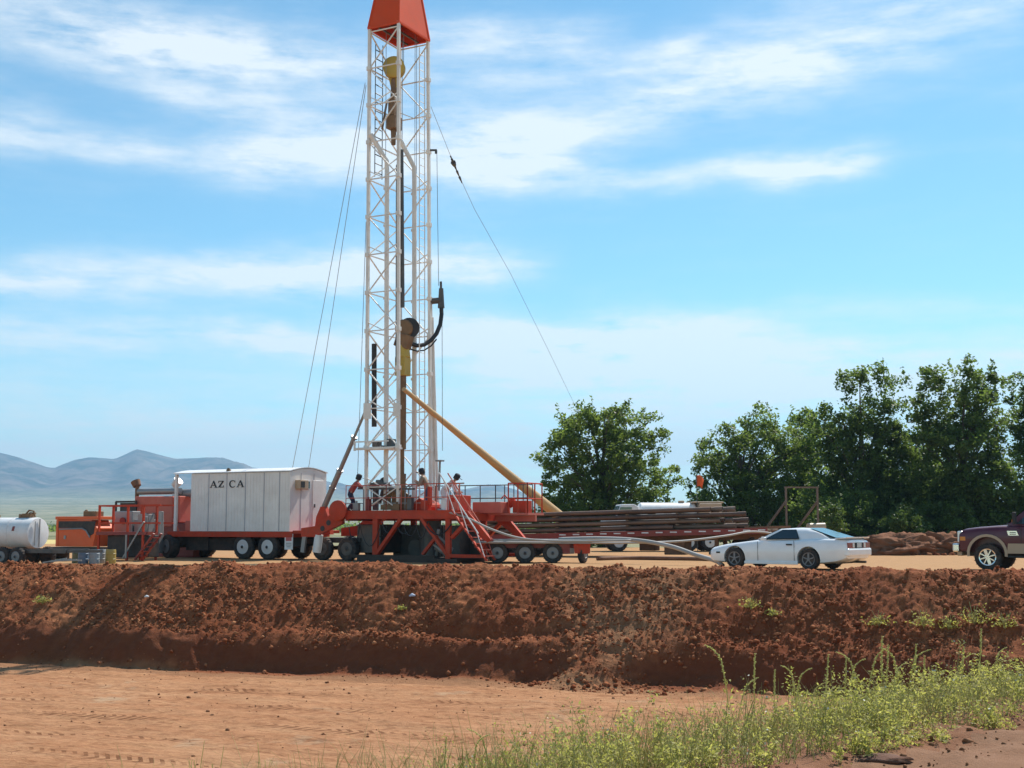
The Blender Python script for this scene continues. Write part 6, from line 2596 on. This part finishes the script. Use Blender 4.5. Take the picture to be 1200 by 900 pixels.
def stems_mesh(base, tip, bend, r0, r1, seg=5):
    """thin three-sided stems, all in one mesh"""
    n = len(base)
    VV, FF = [], []
    ang = np.arange(3) * 2.094
    for k in range(seg + 1):
        f = k / seg
        c = base + (tip - base) * f + bend * (f * f)
        rr = (r0 + (r1 - r0) * f)
        ring = c[:, None, :] + np.stack([np.cos(ang), np.sin(ang), ang * 0], -1)[None] * rr[:, None, None]
        VV.append(ring)
    V = np.stack(VV, 1)                 # n, seg+1, 3, 3
    V = V.reshape(n, -1, 3)
    f = []
    for k in range(seg):
        for i in range(3):
            j = (i + 1) % 3
            f.append((k * 3 + i, k * 3 + j, k * 3 + 3 + j, k * 3 + 3 + i))
    f = np.array(f)
    F = (f[None] + (np.arange(n) * (seg + 1) * 3)[:, None, None]).reshape(-1, 4)
    return V.reshape(-1, 3), F


n = 3600
r = rg.uniform(-2.3, 13.0, n)
q = -0.1 + 5.4 * rg.beta(0.95, 1.7, n)
cl = fbm(r * 0.9, q * 0.9, 3, 500)
dens = np.clip(0.50 + 2.0 * cl, 0.06, 1) * np.clip((r + 2.0) / 2.0, 0.05, 1)
keep = rg.uniform(0, 1, n) < dens
r, q = r[keep], q[keep]
n = len(r)
x, y = verge_xy(r, q)
z = terrain(x, y)
hgt = (0.26 + 0.26 * rg.beta(1.6, 2.0, n)) * np.clip(1.10 - r * 0.085, 0.35, 1.1) * np.clip(0.45 + (r + 2.0) * 0.20, 0.4, 1) * np.clip(0.45 + q * 1.1, 0.45, 1.15)
hgt = hgt * (1 + 0.9 * fbm(r * 0.7, q * 0.7, 3, 510)) * (1 + 0.5 * (rg.uniform(0, 1, n) > 0.9))
base = np.stack([x, y, z - 0.02], -1)
lean = rg.normal(0, 0.14, (n, 2)) * hgt[:, None]
tip = base + np.stack([lean[:, 0], lean[:, 1], hgt], -1)
bend = np.stack([rg.normal(0, 0.06, n), rg.normal(0, 0.06, n), -0.02 * np.ones(n)], -1)
V1, F1 = stems_mesh(base, tip, bend, np.full(n, 0.0038), np.full(n, 0.0015), 4)
o = np_mesh('weed_stems', V1, F1, M_WEED2)
tag(o, 'thin stalks of the weeds along the edge of the near road', kind='stuff')
nl = rg.randint(40, 85, n)
idx = np.repeat(np.arange(n), nl)
f = rg.uniform(0.12, 1.03, len(idx))
c = base[idx] + (tip - base)[idx] * f[:, None] + bend[idx] * (f * f)[:, None]
rad = (0.10 - 0.05 * f) * rg.uniform(0.2, 1.2, len(idx)) * (0.6 + hgt[idx])
an = rg.uniform(0, 6.283, len(idx))
c = c + np.stack([np.cos(an) * rad, np.sin(an) * rad, rg.normal(0, 0.012, len(idx))], -1)
nrm = np.tile(np.array([[0, -0.15, 0.8]]), (len(idx), 1))
V2, F2 = leaf_cloud(c, nrm, 0.033, rg, 0.40, 0.1)
o = np_mesh('weeds', V2, F2, M_WEED)
tag(o, 'mass of light green leafy weeds along the edge of the near road', kind='stuff')
# small pale flower heads and dry grass blades
m_ = 900
k = rg.choice(n, m_)
c = tip[k] + bend[k] + rg.normal(0, 0.03, (m_, 3))
V3, F3 = leaf_cloud(c, None, 0.018, rg, 0.9)
o = np_mesh('weed_flowers', V3, F3, mat('pale_flowers', (0.66, 0.62, 0.48), 0.8, var=0.1))
tag(o, 'tiny pale flower heads among the roadside weeds', kind='stuff')
m_ = 5200
r = rg.uniform(-4.6, 12, m_)
q = 0.1 + 4.0 * rg.beta(1, 1.8, m_)
x, y = verge_xy(r, q)
base = np.stack([x, y, terrain(x, y)], -1)
h = rg.uniform(0.12, 0.5, m_) * np.clip(1.15 - r * 0.075, 0.4, 1.2)
tip = base + np.stack([rg.normal(0, 0.12, m_), rg.normal(0, 0.12, m_), h], -1)
bend = np.stack([rg.normal(0, 0.12, m_), rg.normal(0, 0.1, m_), -0.3 * h * rg.uniform(0, 1, m_)], -1)
V4, F4 = stems_mesh(base, tip, bend, np.full(m_, 0.0035), np.full(m_, 0.0008), 5)
o = np_mesh('dry_grass', V4, F4, leaf_mat('grass_blades', (0.20, 0.23, 0.06), (0.50, 0.45, 0.20), 0.4, 0.6))
tag(o, 'thin dry grass blades among the roadside weeds', kind='stuff')

# tall flower spikes rising out of the weeds: each one a plant
SG = 'pigweed spikes above the weeds'
SL = 'tall thin pigweed stalk with a pale green flower spike standing above the roadside weeds'
spk = [(855, 762, 13.5), (862, 798, 13.2), (882, 776, 13.4), (930, 786, 13.0), (934, 782, 13.3), (967, 775, 12.6), (989, 777, 12.6), (993, 775, 12.8), (1006, 768, 12.6), (1015, 762, 12.8), (1031, 755, 12.4),
       (1038, 763, 12.6), (1055, 762, 12.4), (1061, 763, 12.6), (1070, 762, 12.5), (1081, 774, 12.6), (1088, 786, 12.4), (1117, 768, 12.9), (1126, 764, 12.8), (1147, 744, 12.6), (1163, 761, 12.9), (1180, 780, 13.2), (1193, 788, 13.4),
       (906, 792, 13.2), (945, 800, 13.0), (1044, 780, 12.2), (1102, 790, 12.6), (812, 842, 12.6), (768, 862, 12.0), (700, 868, 11.5), (640, 862, 11.2), (576, 858, 10.6), (552, 862, 10.4), (520, 872, 10.0)]
protos = []
for k in range(5):
    rs_ = np.random.RandomState(700 + k)
    pts = []
    bendx = [0.02, 0.10, -0.12, 0.16, 0.03][k]
    N = 16
    for i in range(N + 1):
        f = i / N
        droop = max(0, f - 0.80) / 0.20
        pts.append(Vector((bendx * f * f + (0.11 * droop ** 1.6 if k in (1, 3) else (-0.11 * droop ** 1.6 if k == 2 else 0)), 0.02 * math.sin(f * 5), f - (0.055 * droop ** 2 if k in (1, 2, 3) else 0))))
    s_ = MB()
    s_.tube(pts, 0.004, 5, [lerp(0.006, 0.004, i / N) for i in range(N + 1)])
    C = []
    for i in range(150):
        f = rs_.uniform(0.62, 1.0)
        a_ = f * N
        i0 = min(int(a_), N - 1)
        p = pts[i0].lerp(pts[i0 + 1], a_ - i0)
        rr = 0.009 * (1.25 - f * 0.75)
        C.append(np.array(p) + rs_.normal(0, rr, 3))
    V, F = leaf_cloud(np.array(C), None, 0.017, rs_, 0.6)
    s_.add([tuple(v) for v in V], [tuple(f_) for f_ in F.tolist()])
    C = []
    for i in range(22):
        f = rs_.uniform(0.15, 0.66)
        p = pts[int(f * N)]
        t = rs_.uniform(0, 6.28)
        rr = rs_.uniform(0.02, 0.07)
        C.append(np.array(p) + np.array([rr * math.cos(t), rr * math.sin(t), rs_.normal(0, 0.01)]))
    V, F = leaf_cloud(np.array(C), np.tile([[0, 0, 0.8]], (22, 1)), 0.06, rs_, 0.42, 0.1)
    l_ = MB()
    l_.add([tuple(v) for v in V], [tuple(f_) for f_ in F.tolist()])
    protos.append((s_, l_))
made = {}
ORD = ['first', 'second', 'third', 'fourth', 'fifth', 'sixth', 'seventh', 'eighth', 'ninth', 'tenth', 'eleventh', 'twelfth', 'thirteenth', 'fourteenth', 'fifteenth', 'sixteenth', 'seventeenth', 'eighteenth', 'nineteenth', 'twentieth'] + ['twenty ' + w_ for w_ in ('first', 'second', 'third', 'fourth', 'fifth', 'sixth', 'seventh', 'eighth', 'ninth')] + ['thirtieth', 'thirty first', 'thirty second', 'thirty third', 'thirty fourth', 'thirty fifth']
spk = sorted(spk)
for k, (px, py, Yd) in enumerate(spk):
    top = P(px, py, Yd)
    g0 = gz(top.x, Yd)
    H = max(0.3, top.z - g0) * 1.12
    pi_ = k % 5
    if pi_ not in made:
        e0 = thing('pigweed_stalk', SL, 'weed', (0, 0, 0), 0, SG)
        protos[pi_][0].build('flower_spike', M_SPIKE, e0)
        protos[pi_][1].build('leaves', M_WEED, e0)
        made[pi_] = e0
        o = e0
    else:
        o = copy_tree(made[pi_])
    o.location = (top.x, Yd, g0 - 0.01)
    o.rotation_euler = (0, 0, rg.uniform(-0.5, 0.5))
    o['label'] = 'pigweed stalk with %s flower spike above the weeds, %s from the left' % (['straight', 'right drooping', 'left drooping', 'hooked', 'slender upright'][pi_], ORD[k])
    w_ = lerp(1.0, H, 0.4)
    o.scale = (w_, w_, H)

# few lone grass tips at the lower left
for k, (px, py, Yd) in enumerate(sorted([(230, 866, 7.2), (254, 872, 7.3), (312, 868, 7.4), (300, 890, 7.2), (380, 886, 7.8), (432, 880, 8.2), (222, 888, 7.1)])):
    top = P(px, py, Yd)
    g0 = gz(top.x, Yd)
    e0 = MB()
    H = top.z - g0
    base = np.array([[top.x + 0.03 * j, Yd + 0.02 * j, g0] for j in range(-2, 3)])
    tipp = np.array([[top.x + 0.02 * math.sin(k * 3 + j), Yd, g0 + H * (1 - 0.16 * abs(j))] for j in range(-2, 3)])
    bd_ = np.array([[0.05 * math.sin(j * 2 + k), 0, -0.01] for j in range(-2, 3)])
    V, F = stems_mesh(base, tipp, bd_, np.full(5, 0.005), np.full(5, 0.0015), 6)
    o = np_mesh('grass_tuft', V, F, M_SPIKE)
    tag(o, 'thin grass tuft poking up in front of the pit floor, %s from the left' % ORD[k], 'grass tuft', 'grass tips at the lower left')

# weeds growing on the bank
for k, (px, py, sz, lab) in enumerate([
        (50, 708, 0.32, 'small green weed alone on the left part of the bank'),
        (880, 716, 0.34, 'small green weed on the bank below the white car front wheel'),
        (905, 722, 0.22, 'tiny green weed on the bank just right of the one below the white car'),
        (1030, 735, 0.40, 'green weed on the bank below the gap between car and pickup'),
        (1083, 740, 0.42, 'green weed on the bank, leftmost of the right hand row'),
        (1112, 738, 0.36, 'green weed on the bank in the middle of the right hand row'),
        (1142, 732, 0.55, 'tallest green weed on the bank at the right'),
        (1178, 738, 0.40, 'green weed on the bank at the right edge of the picture'),
        (470, 716, 0.16, 'tiny grey green weed halfway along the bank')]):
    # walk the sight line down to the bank face
    Yb = 30.0
    while Yb < 48:
        v = P(px, py, Yb)
        if gz(v.x, v.y) >= v.z:
            break
        Yb += 0.05
    rs_ = np.random.RandomState(900 + k)
    e0 = thing('bank_weed', lab, 'weed', (v.x, v.y, gz(v.x, v.y)), 0, 'weeds growing on the bank')
    nn_ = int(70 + 260 * sz)
    C = rs_.normal(0, 1, (nn_, 3)) * np.array([sz * 0.42, sz * 0.30, sz * 0.28])
    C[:, 2] = np.abs(C[:, 2]) * 1.1 + 0.03
    V, F = leaf_cloud(C, np.tile([[0, -0.2, 0.8]], (nn_, 1)), 0.075, rs_, 0.45)
    np_mesh('leaves', V, F, M_WEED, parent=e0)
    s_ = MB()
    for j in range(7):
        a_ = j * 0.9
        s_.tube([(0, 0, -0.05), (0.15 * sz * math.cos(a_), 0.15 * sz * math.sin(a_), sz * 0.4), (0.4 * sz * math.cos(a_), 0.3 * sz * math.sin(a_), sz * rs_.uniform(0.5, 1.0))], 0.008, 4)
    s_.build('stem', M_WEED2, e0)

# bits of litter on the bank
for px, py, lab, mm, s in [(172, 704, 'white crumpled scrap of litter on the left part of the bank', M_WHITE, 0.07),
                           (483, 702, 'pale blue scrap of plastic litter halfway up the bank', mat('pale_blue_plastic', (0.42, 0.48, 0.60), 0.5), 0.09)]:
    Yb = 30.0
    while Yb < 48:
        v = P(px, py, Yb)
        if gz(v.x, v.y) >= v.z:
            break
        Yb += 0.05
    lump('litter', lab, 'litter', (v.x, v.y - 0.03, gz(v.x, v.y) + 0.05), (s, s * 0.5, s * 0.7), mm, 12, 2)



# ------------------------------------------------------------------ haze: the air between here and the mountains
def build_haze():
    hm = bpy.data.materials.new('haze')
    hm.use_nodes = True
    t = NT(hm.node_tree)
    t.n.remove(t.n['Principled BSDF'])
    v = t.new('ShaderNodeVolumePrincipled')
    v.inputs['Color'].default_value = (0.42, 0.72, 1.0, 1)
    v.inputs['Density'].default_value = 0.00013
    v.inputs['Anisotropy'].default_value = 0.2
    t.link(v.outputs[0], t.n['Material Output'].inputs['Volume'])
    hz = MB()
    hz.box((0, 4400, 288), (18600, 10200, 584))
    o = hz.build('haze', hm)
    tag(o, kind='stuff')


build_haze()
